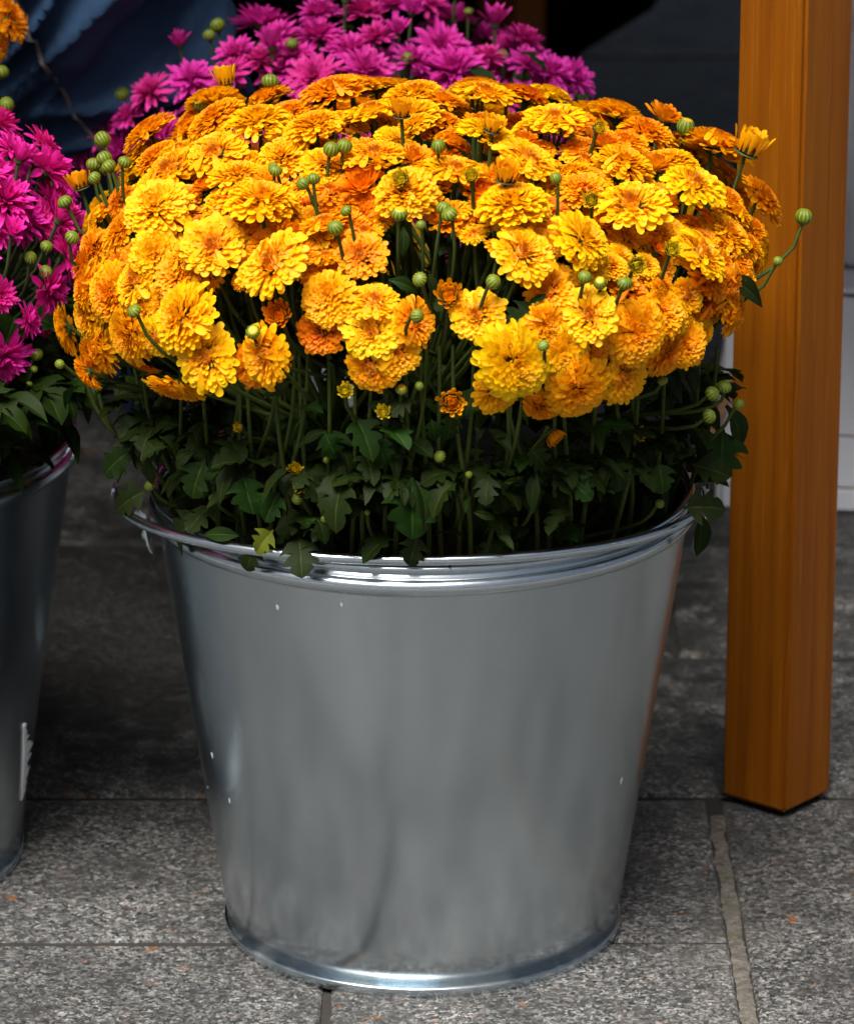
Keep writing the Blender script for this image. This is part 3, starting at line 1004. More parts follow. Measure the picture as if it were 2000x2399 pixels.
    def foliage(self, n_parts, n_mass, rlo, zlo, zhi, size=(0.014, 0.032), front=0.75):
        """leaves on the stems: the nearest as parts, the dense inner mass joined"""
        rnd = self.rnd
        made = 0
        tries = 0
        while made < n_parts and tries < n_parts * 40 and self.stems:
            tries += 1
            pts = rnd.choice(self.stems)
            i = rnd.randint(1, 7)
            p = pts[i].lerp(pts[i + 1], rnd.random()) + self.o
            rel = p - self.o
            if not (zlo < p.z < zhi): continue
            if rel.y > 0.02 and rnd.random() < front: continue
            out = Vector((rel.x, rel.y, 0)).normalized()
            a = rnd.gauss(0, 0.9)
            d = Vector((out.x * math.cos(a) - out.y * math.sin(a), out.x * math.sin(a) + out.y * math.cos(a), rnd.uniform(-0.5, 0.75)))
            self.leaf(p, d, (UP + out * 0.4).normalized(), rnd.uniform(*size), 'lobed' if rnd.random() < 0.6 else 'narrow')
            made += 1
        V, F, C = [], [], []
        for k in range(n_mass):
            a = rnd.uniform(0, 6.283)
            r = self.s[0] * math.sqrt(rnd.random()) * 0.80
            z = rnd.uniform(zlo + 0.005, zhi + 0.05)
            rr = min(r, rlo + (z - zlo) * 0.9)
            if k % 2: rr = rlo * rnd.uniform(0.85, 1.06) + (z - zlo) * 0.15; z = min(z, zlo + 0.05)
            p = Vector((rr * math.cos(a), rr * math.sin(a), z))
            d = Vector((math.cos(a + rnd.gauss(0, 1)), math.sin(a + rnd.gauss(0, 1)), rnd.uniform(-0.6, 0.6))).normalized()
            y = UP.cross(d).normalized(); zz = d.cross(y)
            src = rnd.choice(LEAF if rnd.random() < 0.6 else LEAFS)
            sz = rnd.uniform(*size)
            b = len(V)
            for v in src.vertices:
                V.append(p + d * (v.co.x * sz) + y * (v.co.y * sz) + zz * (v.co.z * sz))
            cd = src.color_attributes['tint'].data
            C += [tuple(c.color[:3]) for c in cd]
            F += [tuple(b + i for i in pl.vertices) for pl in src.polygons]
        if V:
            o = obj('foliage', mesh('foliage', V, F, M['leaf'], True, C), self.root)
            tag(o, kind='stuff')

# ------------------------------------------------------------------ the yellow plant
yr = tag(empty('chrysanthemum_plant', (0, 0, 0)), 'yellow and orange chrysanthemum dome of many pompon blooms in the middle bucket', 'flowers', 'potted chrysanthemums')
Y = Plant(yr, (0.0, 0.0, 0.360), (0.184, 0.176, 0.090), 21)
Y.soil()
YF = [  # x, y, width in the photograph, kind
 (336,292,135,'A'),(496,216,130,'A'),(586,240,115,'O'),(350,352,120,'A'),(432,285,130,'A'),(508,285,140,'A'),(612,320,150,'Y'),(400,405,150,'D'),(512,375,150,'C'),(560,420,130,'Y'),
 (612,515,172,'Y'),(545,452,130,'A'),(368,500,150,'Y'),(450,492,95,'O'),(256,525,120,'A'),(296,480,105,'A'),(500,592,152,'C'),(430,580,125,'A'),(660,636,165,'C'),(362,592,115,'Y'),
 (312,650,125,'C'),(240,672,130,'A'),(188,572,95,'O'),(244,602,100,'O'),(664,372,130,'Y'),(780,220,148,'A'),(672,245,115,'A'),(876,282,145,'C'),(968,205,132,'A'),(1044,215,115,'A'),
 (1128,238,148,'C'),(1248,182,112,'O'),(1016,250,120,'O'),(972,292,100,'Y'),(748,328,140,'Y'),(692,287,110,'O'),(1224,240,115,'O'),(880,378,142,'D'),(972,362,92,'U'),(1124,344,140,'Y'),
 (1224,402,142,'C'),(1300,308,150,'C'),(1222,332,80,'U'),(1024,330,110,'O'),(844,426,122,'U'),(1064,410,142,'D'),(945,462,142,'A'),(760,386,120,'Y'),(708,448,120,'O'),(756,508,130,'D'),
 (828,478,115,'O'),(684,552,78,'B'),(840,588,116,'D'),(1200,518,170,'Y'),(1216,604,142,'C'),(762,692,132,'A'),(878,682,116,'D'),(1052,690,76,'B'),(1275,672,112,'D'),(1265,447,115,'O'),
 (1328,235,122,'O'),(1392,285,95,'O'),(1465,317,122,'A'),(1515,294,130,'A'),(1559,266,95,'U'),(1456,390,145,'A'),(1561,362,122,'A'),(1670,345,168,'A'),(1817,440,122,'O'),(1364,436,122,'A'),
 (1611,454,155,'C'),(1474,504,168,'C'),(1556,532,115,'A'),(1300,472,115,'O'),(1716,537,130,'A'),(1798,577,112,'O'),(1342,588,152,'Y'),(1620,614,142,'C'),(1721,682,122,'D'),(1500,652,115,'O'),
 (1390,746,142,'C'),(1488,772,150,'A'),(1556,724,115,'A'),(1611,800,125,'A'),(1296,762,122,'D'),(1575,832,120,'A'),(1345,905,162,'A'),(1460,888,132,'C'),(1188,846,175,'Y'),(1666,722,75,'O'),
 (1258,988,84,'O'),(1300,1025,58,'B'),(1314,822,120,'Y'),(1387,822,110,'A'),(868,776,132,'C'),(864,872,125,'D'),(932,832,102,'D'),(980,748,115,'D'),(1116,736,126,'C'),(722,785,115,'O'),
 (652,736,76,'B'),(646,822,150,'C'),(620,862,130,'O'),(1176,922,125,'D'),(1280,758,110,'A'),(448,756,180,'Y'),(488,832,150,'C'),(412,900,150,'D'),(300,788,135,'A'),(228,816,120,'A'),
 (252,690,135,'A'),(192,668,120,'A'),(132,776,120,'A'),(192,852,112,'A'),(168,898,85,'O'),(316,896,95,'O'),(380,676,115,'O'),(192,742,110,'A'),(248,644,110,'A'),(1180,170,120,'O'),
 (1390,230,100,'O'),(880,205,110,'O'),(620,215,110,'A'),(420,235,110,'O'),(1100,180,110,'A'),(1760,620,90,'O'),
]
HALF = [(530,195,60),(1136,365,62),(1176,478,70),(1720,411,84),(192,436,60),(940,330,60)]
TILT = {(1817,440): (.5, 0, .3), (1798,577): (.7, .1, 0), (1670,345): (.1, 0, .5), (132,776): (-.6, 0, 0), (192,852): (-.9, .1, -.1), (168,898): (-.8, .2, -.5), (412,900): (.25, 0, -.3), (316,896): (0, 0, -.9),
        (488,832): (.15, -.3, .1), (868,776): (0, -.2, .1), (336,292): (-.2, .1, .4), (1721,682): (.3, -.1, -.1), (612,515): (0, -.1, .1), (1188,846): (0, 0, .15)}
placed = []
for (x, y, d, k) in YF:
    big = d > 138
    lift = (0.006 if big else -0.001) if k in 'YC' else (0.002 if big else -0.005)
    if k == 'O': lift -= 0.006
    if k in 'UB': lift += 0.002
    lift += Y.rnd.uniform(-0.002, 0.002)
    p, n, r = Y.place(x, y, d, k, lift, TILT.get((x, y)))
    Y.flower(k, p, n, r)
    placed.append((x, y, d))
for (x, y, d) in HALF:
    p, n, r = Y.place(x, y, d, 'H', 0.014, (0, 0, 1.6))
    p = p + Vector((0, -0.004, 0))
    Y.flower('H', p, n, r)
# flowers half hidden under the listed ones, and round the far side
rnd = Y.rnd
gaps = [(985, 600, 200, 105), (960, 545, 110, 80), (560, 690, 70, 60), (1180, 690, 90, 60)]
tries = 0
count = 0
while tries < 9000 and count < 190:
    tries += 1
    x, y = rnd.uniform(150, 1780), rnd.uniform(190, 800)
    if ((x - 985) / 850) ** 2 + ((y - 600) / 400) ** 2 > 0.92: continue
    if y > 640 and abs(x - 985) < 560: continue
    if any(((x - g[0]) / g[2]) ** 2 + ((y - g[1]) / g[3]) ** 2 < 1 for g in gaps): continue
    if min(math.hypot(x - a, (y - b) * 1.25) for a, b, d in placed) < 39: continue
    p, n, r = Y.place(x, y, rnd.uniform(62, 112), 'O', rnd.uniform(-0.012, -0.003))
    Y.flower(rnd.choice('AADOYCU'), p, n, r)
    placed.append((x, y, 100)); count += 1
for i in range(64):                      # far side of the dome
    for _ in range(30):
        a, e = rnd.uniform(0.15, math.pi - 0.15), rnd.uniform(-0.5, 1.1)
        q = Vector((math.cos(a) * math.cos(e), math.sin(a) * math.cos(e), math.sin(e)))
        p = Vector((Y.c.x + q.x * Y.s[0], Y.c.y + q.y * Y.s[1], Y.c.z + q.z * Y.s[2]))
        if p.y > 0.045: break
    n = Vector((q.x / Y.s[0], q.y / Y.s[1], q.z / Y.s[2])).normalized()
    Y.flower(rnd.choice('YACAO'), p - n * 0.004, n, rnd.uniform(0.0135, 0.017))

YB = [  # buds: x, y, width, kind
 (242,320,44,'g'),(252,384,42,'g'),(282,394,42,'g'),(284,420,40,'g'),(240,420,36,'g'),(248,444,34,'g'),(316,412,34,'g'),(154,466,38,'g'),(468,238,36,'g'),(634,184,42,'g'),(648,428,34,'g'),(210,572,36,'g'),
 (782,386,40,'g'),(802,378,38,'g'),(1030,370,40,'g'),(656,426,30,'g'),(944,452,48,'y'),(1098,444,42,'y'),(1278,444,34,'g'),(758,448,38,'g'),(724,464,34,'g'),(784,564,42,'g'),(824,520,32,'g'),(1028,520,40,'g'),
 (1058,526,42,'g'),(1000,556,28,'g'),(996,672,36,'g'),(1146,672,42,'g'),(936,532,44,'o'),(1392,340,42,'y'),(1604,290,48,'o'),(1387,493,44,'y'),(1880,500,48,'g'),(1780,625,28,'g'),(1550,612,48,'y'),(1456,630,50,'y'),
 (1346,653,40,'g'),(1435,667,38,'g'),(1380,672,34,'o'),(1696,906,36,'g'),(1668,922,38,'g'),(1730,947,30,'g'),(1661,975,36,'g'),(1492,1016,38,'y'),(1545,1180,24,'g'),(1552,892,26,'g'),(962,748,40,'g'),(808,916,42,'y'),
 (898,966,38,'y'),(1030,1070,30,'g'),(982,904,26,'g'),(940,912,30,'o'),(690,1100,36,'y'),(704,1140,34,'y'),(696,1168,32,'g'),(760,1216,24,'g'),(764,1078,18,'g'),(1098,1112,20,'g'),(840,1124,16,'g'),(860,1200,16,'g'),
 (602,764,40,'o'),(1264,796,30,'g'),(320,1016,34,'y'),(352,1136,30,'g'),(498,1166,22,'g'),(356,728,38,'g'),(562,1000,28,'y'),(142,845,24,'g'),(1060,1140,14,'g'),(1250,1165,14,'g')]
for (x, y, d, k) in YB:
    if y > 870:
        p, n = on_cylinder(x, y, (0, 0), 0.168 if y < 1000 else 0.145)
        n = (n * 0.35 + UP * rnd.uniform(0.2, 0.9) + Vector((rnd.gauss(0, .4), -0.25, 0))).normalized()
    else:
        p, n, _ = Y.place(x, y, d, k, 0.010)
        p = p + Vector((0, -0.006, 0.0))
        n = (n + UP * 0.6 + Vector((rnd.gauss(0, .7), -0.25 if k in 'yo' else rnd.gauss(0, .4), rnd.gauss(0, .4)))).normalized()
    if k == 'y': n = (n + Vector((0, -0.7, 0))).normalized()
    r = d * (p - CAM).length / FPX / 2 * 0.92
    if k == 'y': Y.flower('K', p, n, r * 1.15)
    else: Y.bud(k, p, n, r)
p, n = on_cylinder(1056, 940, (0, 0), 0.160)
Y.flower('B', p, (n + UP * 0.2).normalized(), 0.0072)

# leaves that can be picked out
HERO = [  # base x, base y, direction in the picture (right, up), size px, kind
 (525,1058,0.05,-1,115,'lobed'),(965,1118,0.0,-1,165,'lobed'),(1265,712,-0.75,-0.5,110,'lobed'),(676,905,-1,-0.25,78,'narrow'),(910,655,1,-0.15,82,'narrow'),(945,530,0.0,-1,78,'narrow'),(900,560,-0.5,-.7,60,'narrow'),
 (640,1242,-0.7,-0.75,75,'lit'),(600,1270,-0.35,-0.8,85,'lobed'),(560,1255,-1,0.1,100,'narrow'),(345,1150,-1,-0.35,100,'lobed'),(310,1055,-0.9,-0.5,100,'lobed'),(352,1065,-0.2,-1,80,'narrow'),
 (480,1075,-0.45,-1,110,'lobed'),(1700,650,1,-0.35,120,'narrow'),(1700,950,0.65,-0.8,130,'narrow'),(1690,1000,0.05,-1,150,'lobed'),(1620,1090,1,-0.2,110,'lobed'),(1600,1190,1,0.1,110,'lobed'),(1640,1200,0.1,-1,120,'narrow'),
 (1010,980,0.2,-1,60,'lobed'),(1060,970,-0.2,-1,65,'lobed'),(880,1020,0.35,-1,90,'lobed'),(570,1110,0.2,-1,110,'lobed'),(710,1100,0.5,-0.8,100,'lobed'),(1240,1050,0.6,-0.6,80,'lobed'),(1180,1130,1,0.1,62,'narrow'),
 (820,1200,-1,0.1,58,'narrow'),(980,1250,-0.3,-1,90,'lobed'),(1540,1080,0.3,-1,90,'lobed'),(1610,850,0.5,-0.8,90,'narrow'),(760,1010,0.4,-1,85,'lobed'),
 (860,945,0.8,-.2,70,'narrow'),(1110,905,-0.3,-1,80,'lobed'),(440,1010,0.7,0.2,70,'narrow'),(1330,1120,0.6,-.5,85,'lobed'),(1110,1200,0.8,-.2,60,'narrow'),(655,1150,-.5,-.9,90,'lobed'),(1430,1080,.5,-.9,90,'lobed'),
 (700,1290,1,.1,60,'narrow'),(740,1215,-0.9,-.4,55,'narrow'),(1005,640,.3,-.9,70,'narrow'),(1235,720,.6,.5,60,'narrow')]
for (x, y, dx, dy, s, k) in HERO:
    if y < 800:
        p, n = on_ellipsoid(x, y, Y.c, (Y.s[0] * 0.97, Y.s[1] * 0.97, Y.s[2] * 0.95))
    else:
        p, n = on_cylinder(x, y, (0, 0), 0.150 if y < 1230 else 0.146)
    size = s * (p - CAM).length / FPX
    d = CR * dx + CU * dy - CF * rnd.uniform(0.0, 0.35)
    Y.leaf(p, d, (UP * 0.35 - CF + n * 0.5).normalized(), size * 0.92, 'narrow' if k == 'narrow' else 'lobed', LEAFL if k == 'lit' else None)
# upright stems in front, rising from the bucket to the lowest blooms
for (bx, tx, ty) in [(420,190,905),(560,650,860),(745,700,905),(960,950,900),(1000,985,930),(1130,1230,900),(1420,1500,1020),(1590,1680,950),(860,870,1060),(1460,1440,1120),(680,720,1000),(640,690,900),(780,770,880),(1040,1030,880),(1210,1190,880),(1350,1400,900),(1500,1480,900),(460,420,900),(590,560,880),(930,1000,860),(1100,1060,860),(440,300,760),(470,330,880),(395,215,885),(520,560,930),(700,640,880),(820,830,900),(900,905,970),(1075,1110,860),(1250,1180,950),
                     (1275,1300,1060),(1500,1560,900),(1545,1640,860),(620,575,1010),(1180,1200,1130),(520,470,940),(1330,1320,1000)]:
    p, n = on_cylinder(tx, min(ty, 850) - 40, (0, 0), 0.150)
    b, _ = on_cylinder(bx, 1290, (0, 0), 0.118)
    b.z = 0.225
    Y.add_stem(p, (UP + n * 0.1).normalized(), b, r=0.0012)
Y.foliage(250, 1250, 0.127, 0.243, 0.352, (0.010, 0.024))

# ------------------------------------------------------------------ the purple plant behind
mr = tag(empty('chrysanthemum_plant', BACK.location), 'purple chrysanthemum with pointed petals behind the yellow dome', 'flowers', 'potted chrysanthemums')
B = Plant(mr, (-0.050, 0.42, 0.324), (0.158, 0.150, 0.094), 33, 'stem_dark')
B.soil()
MF = [(616,48,150,'M'),(744,78,132,'M'),(650,80,115,'M'),(824,108,132,'M'),(860,160,146,'M'),(736,182,140,'M'),(1036,110,150,'M'),(1060,168,160,'M'),(932,98,66,'T'),(952,62,74,'T'),(1060,22,66,'T'),(1156,80,84,'T'),
      (1224,92,112,'M'),(1236,142,105,'M'),(1340,184,122,'M'),(928,18,140,'M'),(1000,20,110,'M'),(880,95,110,'M'),(748,28,110,'M'),(804,34,70,'T'),(610,132,105,'M'),(640,140,80,'T'),(552,126,110,'M'),(448,182,122,'M'),
      (360,224,112,'M'),(240,292,132,'M'),(202,346,112,'M'),(690,120,110,'M'),(960,150,110,'M'),(1140,140,110,'M'),(540,175,110,'M'),(300,270,100,'M'),(850,20,110,'M'),(1290,170,110,'M'),(430,140,60,'T')]
for (x, y, d, k) in MF:
    p, n, r = B.place(x, y, d, k, B.rnd.uniform(-0.004, 0.004))
    if k == 'T': p += n * 0.008; n = (n + UP).normalized(); r *= 1.1
    B.flower(k, p, n, r)
for (x, y, d) in [(518,78,34),(500,103,28),(300,236,44),(686,122,28),(946,155,30),(1170,150,30),(1095,45,22)]:
    p, n, _ = B.place(x, y, d, 'g', 0.006)
    B.bud('g', p, (n + UP).normalized(), d * (p - CAM).length / FPX / 2)
rnd = B.rnd
for i in range(110):
    a, e = rnd.uniform(0, 6.283), rnd.uniform(-0.45, 0.9)
    q = Vector((math.cos(a) * math.cos(e), math.sin(a) * math.cos(e), math.sin(e)))
    p = Vector((B.c.x + q.x * B.s[0], B.c.y + q.y * B.s[1], B.c.z + q.z * B.s[2]))
    n = Vector((q.x / B.s[0], q.y / B.s[1], q.z / B.s[2])).normalized()
    B.flower('M', p - n * 0.012, n, rnd.uniform(0.014, 0.019))
B.foliage(120, 200, 0.10, 0.243, 0.345, (0.016, 0.032), 0.3)

# ------------------------------------------------------------------ the pink plant at the left
pr = tag(empty('chrysanthemum_plant', LEFT.location), 'bright pink chrysanthemum in the dark bucket, cut by the photo edge', 'flowers', 'potted chrysanthemums')
P = Plant(pr, (-0.326, 0.09, 0.348), (0.152, 0.146, 0.095), 45, 'stem_dark')
P.soil()
PF = [(24,352,118,'P'),(108,392,165,'P'),(26,405,90,'Q'),(14,475,150,'P'),(112,530,96,'Q'),(90,345,110,'P'),(140,605,132,'P'),(100,678,142,'P'),(48,752,100,'P'),(0,822,145,'P'),(2,692,90,'P'),(-60,420,140,'P'),(-70,600,140,'P'),
      (-80,740,130,'P'),(20,560,70,'Q'),(190,530,90,'P'),(215,450,90,'P'),(230,620,80,'P'),(-140,350,140,'P'),(-150,500,140,'P'),(-200,650,140,'P'),(-260,420,140,'P'),(-300,560,140,'P')]
for (x, y, d, k) in PF:
    p, n, r = P.place(x, y, d, k, P.rnd.uniform(-0.003, 0.004) - (0.016 if x > 185 else 0))
    if k == 'Q': p += n * 0.008; n = (n + UP * 0.5).normalized(); r *= 1.1
    P.flower(k, p, n, r)
for (x, y, d) in [(94,580,34),(66,610,32),(96,636,34),(36,934,26),(86,830,30),(80,865,18),(68,900,16)]:
    if y > 800: p, n = on_cylinder(x, y, (-0.326, 0.09), 0.150)
    else: p, n, _ = P.place(x, y, d, 'g', 0.004)
    P.bud('g', p, (n + UP).normalized(), d * (p - CAM).length / FPX / 2)
rnd = P.rnd
for i in range(70):
    a, e = rnd.uniform(0, 6.283), rnd.uniform(-0.5, 0.9)
    q = Vector((math.cos(a) * math.cos(e), math.sin(a) * math.cos(e), math.sin(e)))
    p = Vector((P.c.x + q.x * P.s[0], P.c.y + q.y * P.s[1], P.c.z + q.z * P.s[2]))
    if True:
        n = Vector((q.x / P.s[0], q.y / P.s[1], q.z / P.s[2])).normalized()
        P.flower('P', p - n * 0.010, n, rnd.uniform(0.014, 0.018))
P.foliage(130, 700, 0.136, 0.243, 0.33, (0.016, 0.032), 0.4)

# ------------------------------------------------------------------ the orange plant at the far left
orr = tag(empty('chrysanthemum_plant', SIDE.location), 'orange chrysanthemum spray at the top corner in front of the jeans', 'flowers', 'potted chrysanthemums')
O = Plant(orr, (-0.58, 0.28, 0.375), (0.17, 0.16, 0.09), 57)
O.soil()
rnd = O.rnd
for i in range(60):
    a, e = rnd.uniform(0, 6.283), rnd.uniform(-0.3, 1.1)
    q = Vector((math.cos(a) * math.cos(e), math.sin(a) * math.cos(e), math.sin(e)))
    p = Vector((O.c.x + q.x * O.s[0], O.c.y + q.y * O.s[1], O.c.z + q.z * O.s[2]))
    n = Vector((q.x / O.s[0], q.y / O.s[1], q.z / O.s[2])).normalized()
    O.flower(rnd.choice('AOOD'), p, n, rnd.uniform(0.014, 0.018))
for (x, y, d, k, t) in [(22,38,118,'O',(.75,-.25,.45)),(-22,92,110,'O',(.6,-.4,.2))]:
    p = on_plane_y(x, y, 0.25)
    O.flower(k, p, Vector(t).normalized(), d * (p - CAM).length / FPX / 2)
for (x, y, d, k) in [(2,168,36,'g'),(15,245,42,'g'),(6,52,34,'y')]:
    p = on_plane_y(x, y, 0.245)
    O.bud(k, p, Vector((.1, -.3, .9)).normalized(), d * (p - CAM).length / FPX / 2)
O.foliage(60, 120, 0.09, 0.243, 0.31, (0.016, 0.032), 0.3)

# ------------------------------------------------------------------ the wooden table
def build_table():
    A = on_ground(1838, 1900, 0.006)
    A.z = 0
    ang = R(40.3)
    u = Vector((-math.cos(ang), math.sin(ang), 0))         # along the face on the left
    v = Vector((math.sin(ang), math.cos(ang), 0))          # along the face on the right
    S, SIDE_L, H = 0.0445, 1.12, 0.74
    t = tag(empty('market_table', A), 'orange varnished wooden table whose corner leg stands beside the bucket', 'table')
    rotz = math.atan2(u.y, u.x)
    def part(name, cx, cy, cz, sx, sy, sz, bev=0.002):
        me = bm_mesh(name, box_bm(sx, sy, sz, bev, 2), M['wood'])
        o = obj(name, me, t, u * cx + v * cy + UP * cz)
        o.rotation_euler = (0, 0, rotz)
        return o
    legs = []
    for a in (0, SIDE_L - S):
        for b in (0, SIDE_L - S):
            l = part('leg', a + S / 2, b + S / 2, 0.004 + (H - 0.004) / 2, S, S, H - 0.004, 0.0022)
            f = obj('leg_shadow_gap', bm_mesh('leg_shadow_gap', box_bm(S * 0.80, S * 0.80, 0.004, 0.0006), M['gap_shade']), l, (0, 0, -(H - 0.004) / 2 - 0.0021))  # thin black block drawn for the shadow gap under the leg
    for a in (0.010, SIDE_L - 0.010):
        part('apron', a, SIDE_L / 2, H - 0.06, 0.016, SIDE_L - 2 * S - 0.002, 0.09)
        part('apron', SIDE_L / 2, a, H - 0.06, SIDE_L - 2 * S - 0.002, 0.016, 0.09)
    n = 9
    wp = (SIDE_L + 0.06) / n
    for i in range(n):
        part('plank', -0.03 + wp * (i + 0.5), SIDE_L / 2, H + 0.0135, wp - 0.003, SIDE_L + 0.06, 0.025, 0.003)
    return A, u, v, SIDE_L, H
A, TU, TV, TL, TH = build_table()

# black cloth hanging down the two far sides of the table
def build_cloth():
    path = []
    P0 = A + TU * (TL + 0.045) + TV * (-0.02)
    P1 = A + TU * (TL + 0.045) + TV * (TL + 0.045)
    P2 = A + TU * (TL - 0.13) + TV * (TL + 0.045)
    n1, n2 = 90, 16
    for i in range(n1 + 1): path.append((P0.lerp(P1, i / n1), TU))
    for i in range(1, n2 + 1): path.append((P1.lerp(P2, i / n2), TV))
    V, F = [], []
    m = 22
    N = len(path)
    for i, (p, nrm) in enumerate(path):
        s = i * 0.013
        endf = max(0.0, (i - (N - 14)) / 14)
        for j in range(m + 1):
            t = j / m
            z = (TH - 0.004) * (1 - t) + 0.012 * t
            amp = 0.004 + 0.030 * t
            off = amp * (math.sin(s * 31 + 1.3 * math.sin(s * 7)) * 0.7 + noise.noise(Vector((s * 6, t * 1.5, 0.3))) * 0.9)
            q = p + nrm * (0.012 + off + 0.03 * t) + (TU * (1.25 * endf * max(0.0, t - 0.80) if nrm == TV else 0.0))
            V.append((q.x, q.y, z))
    for i in range(N - 1):
        for j in range(m):
            a = i * (m + 1) + j
            F.append((a, a + 1, a + m + 2, a + m + 1))
    o = obj('black_cloth', mesh('black_cloth', V, F, M['black']))
    md = o.modifiers.new('thick', 'SOLIDIFY'); md.thickness = 0.0015
    tag(o, 'black cloth hanging to the ground behind the purple flowers', 'cloth')
build_cloth()

# ------------------------------------------------------------------ unseen awning and curtains, added to darken the background
def build_added_awning():
    t = tag(empty('added_awning', (0, 1.2, 0)), 'added canvas awning, unseen overhead, shading the table and the flowers behind', 'awning')
    X, Y0, Y1 = 2.3, -1.58, 3.1
    V, F = [], []
    nx, ny = 40, 30
    for j in range(ny + 1):
        for i in range(nx + 1):
            x, y = -X + 2 * X * i / nx, Y0 + (Y1 - Y0) * j / ny
            V.append((x, y, 2.15 + 0.10 * j / ny - 0.03 * math.sin(math.pi * i / nx) * math.sin(math.pi * j / ny)))
    for j in range(ny):
        for i in range(nx):
            a = j * (nx + 1) + i
            F.append((a, a + 1, a + nx + 2, a + nx + 1))
    c = obj('added_canopy', mesh('added_canopy', V, F, M['canvas']), t)
    md = c.modifiers.new('thick', 'SOLIDIFY'); md.thickness = 0.003
    V, F = [], []                        # scalloped strip along the added awning's front
    for i in range(161):
        x = -X + 2 * X * i / 160
        V += [(x, Y0 - 0.004, 2.149), (x, Y0 - 0.006, 1.97 - 0.04 * abs(math.sin(i * math.pi / 10)))]
    for i in range(160): F.append((2 * i, 2 * i + 1, 2 * i + 3, 2 * i + 2))
    c = obj('added_valance', mesh('added_valance', V, F, M['canvas']), t)
    md = c.modifiers.new('thick', 'SOLIDIFY'); md.thickness = 0.002
    def curtain(name, a, b, bottom=0.02):
        V, F = [], []
        n = int((b - a).length / 0.03)
        nr = (b - a).normalized().cross(UP)
        for i in range(n + 1):
            p = a.lerp(b, i / n)
            w = nr * (0.02 * math.sin(i * 0.9 + math.sin(i * 0.21)))
            V += [(p + w * 0.2), Vector((p.x, p.y, bottom)) + w]
        for i in range(n): F.append((2 * i, 2 * i + 1, 2 * i + 3, 2 * i + 2))
        c = obj(name, mesh(name, V, F, M['canvas']), t)
        md = c.modifiers.new('thick', 'SOLIDIFY'); md.thickness = 0.002
    for x in (-X + 0.02,):
        curtain('added_side_curtain', Vector((x, -0.75, 2.16)), Vector((x, Y1 - 0.03, 2.23)))
    curtain('added_back_curtain', Vector((-X + 0.05, Y1 - 0.02, 2.23)), Vector((-0.1, Y1 - 0.02, 2.23)))
    for x in (-X + 0.05, X - 0.05):
        for y, h in ((Y0 + 0.05, 2.14), (Y1 - 0.05, 2.24)):
            v, f = tube([Vector((x, y, 0)), Vector((x, y, h / 2)), Vector((x, y, h))], [0.022] * 3, 16)
            obj('added_pole', mesh('added_pole', v, f, M['steel']), t)
build_added_awning()

# ------------------------------------------------------------------ white carton and plastic bag behind the table leg
def build_carton():
    base = on_ground(1690, 1192)
    t = tag(empty('carton', (base.x, base.y, 0)), 'white cardboard carton with brown edges on the ground behind the table leg', 'carton')
    W, D, H, th = 0.30, 0.20, 0.150, 0.004
    rz = R(-6)
    cx, sx = math.cos(rz), math.sin(rz)
    def panel(name, c, size, rot=(0, 0, 0), mat='white_card', bev=0.0008):
        o = obj(name, bm_mesh(name, box_bm(*size, bev), M[mat]), t, Vector((c[0] * cx - c[1] * sx, c[0] * sx + c[1] * cx, c[2])))
        o.rotation_euler = (rot[0], rot[1], rot[2] + rz)
        return o
    z0 = 0.002
    for k, (za, zb) in enumerate(((0, 0.015), (0.0165, 0.052), (0.0535, H))):       # front board with its pressed creases
        panel('front_panel', (W / 2, 0, z0 + (za + zb) / 2), (W, th, zb - za))
    panel('crease_board', (W / 2, th * 0.75, z0 + H / 2), (W - 0.002, th * 0.45, H - 0.004), mat='kraft')
    panel('back_panel', (W / 2, D, z0 + H / 2), (W, th, H))
    panel('side_panel', (-0.0025, D / 2, z0 + 0.046), (th, D - 0.006, 0.09))
    panel('side_panel', (W + 0.0025, D / 2, z0 + H / 2), (th, D - 0.006, H))
    panel('bottom_panel', (W / 2, D / 2, z0 + 0.002), (W - 0.01, D - 0.01, 0.003), mat='kraft')
    panel('top_panel', (W / 2 + 0.012, D / 2, z0 + H + 0.003), (W - 0.03, D - 0.008, 0.004))
    # torn, slanted flap with its brown inside edge
    e0 = on_plane_y(1652, 1046, base.y - 0.006) - Vector(t.location)
    e1 = on_plane_y(1728, 868, base.y - 0.006) - Vector(t.location)
    d = (e1 - e0)
    me = bm_mesh('flap_edge', box_bm(0.0062, 0.005, d.length, 0.0006), M['kraft'])
    o = obj('flap_edge', me, t, (e0 + e1) / 2)
    o.rotation_euler = (0, math.atan2(d.x, d.z), 0)
    me = bm_mesh('flap', box_bm(0.034, 0.003, d.length * 0.96, 0.0006), M['white_card'])
    o2 = obj('flap', me, t, (e0 + e1) / 2 + Vector((0.021, 0.004, -0.006)))
    o2.rotation_euler = (0, math.atan2(d.x, d.z), 0)
    return base, H + 0.007 + 0.002, rz
CB, CH, CRZ = build_carton()

def build_bag():
    # lumpy white plastic bag lying on the carton
    bm = bmesh.new()
    bmesh.ops.create_icosphere(bm, subdivisions=5, radius=1)
    for v in bm.verts:
        d = v.co.normalized()
        k = 1 + 0.12 * noise.noise(d * 1.7 + Vector((3, 1, 2))) + 0.10 * abs(noise.noise(d * 3.4)) + 0.05 * abs(noise.noise(d * 8.0))
        p = Vector((d.x * 0.13, d.y * 0.085, d.z * 0.125)) * k
        p.z = max(p.z, -0.098)
        v.co = p
    me = bm_mesh('plastic_bag', bm, M['bag'], True)
    o = obj('plastic_bag', me, None, (CB.x + 0.155, CB.y + 0.085, CH + 0.0985))
    tag(o, 'lumpy white plastic bag lying on the white carton', 'bag')
build_bag()

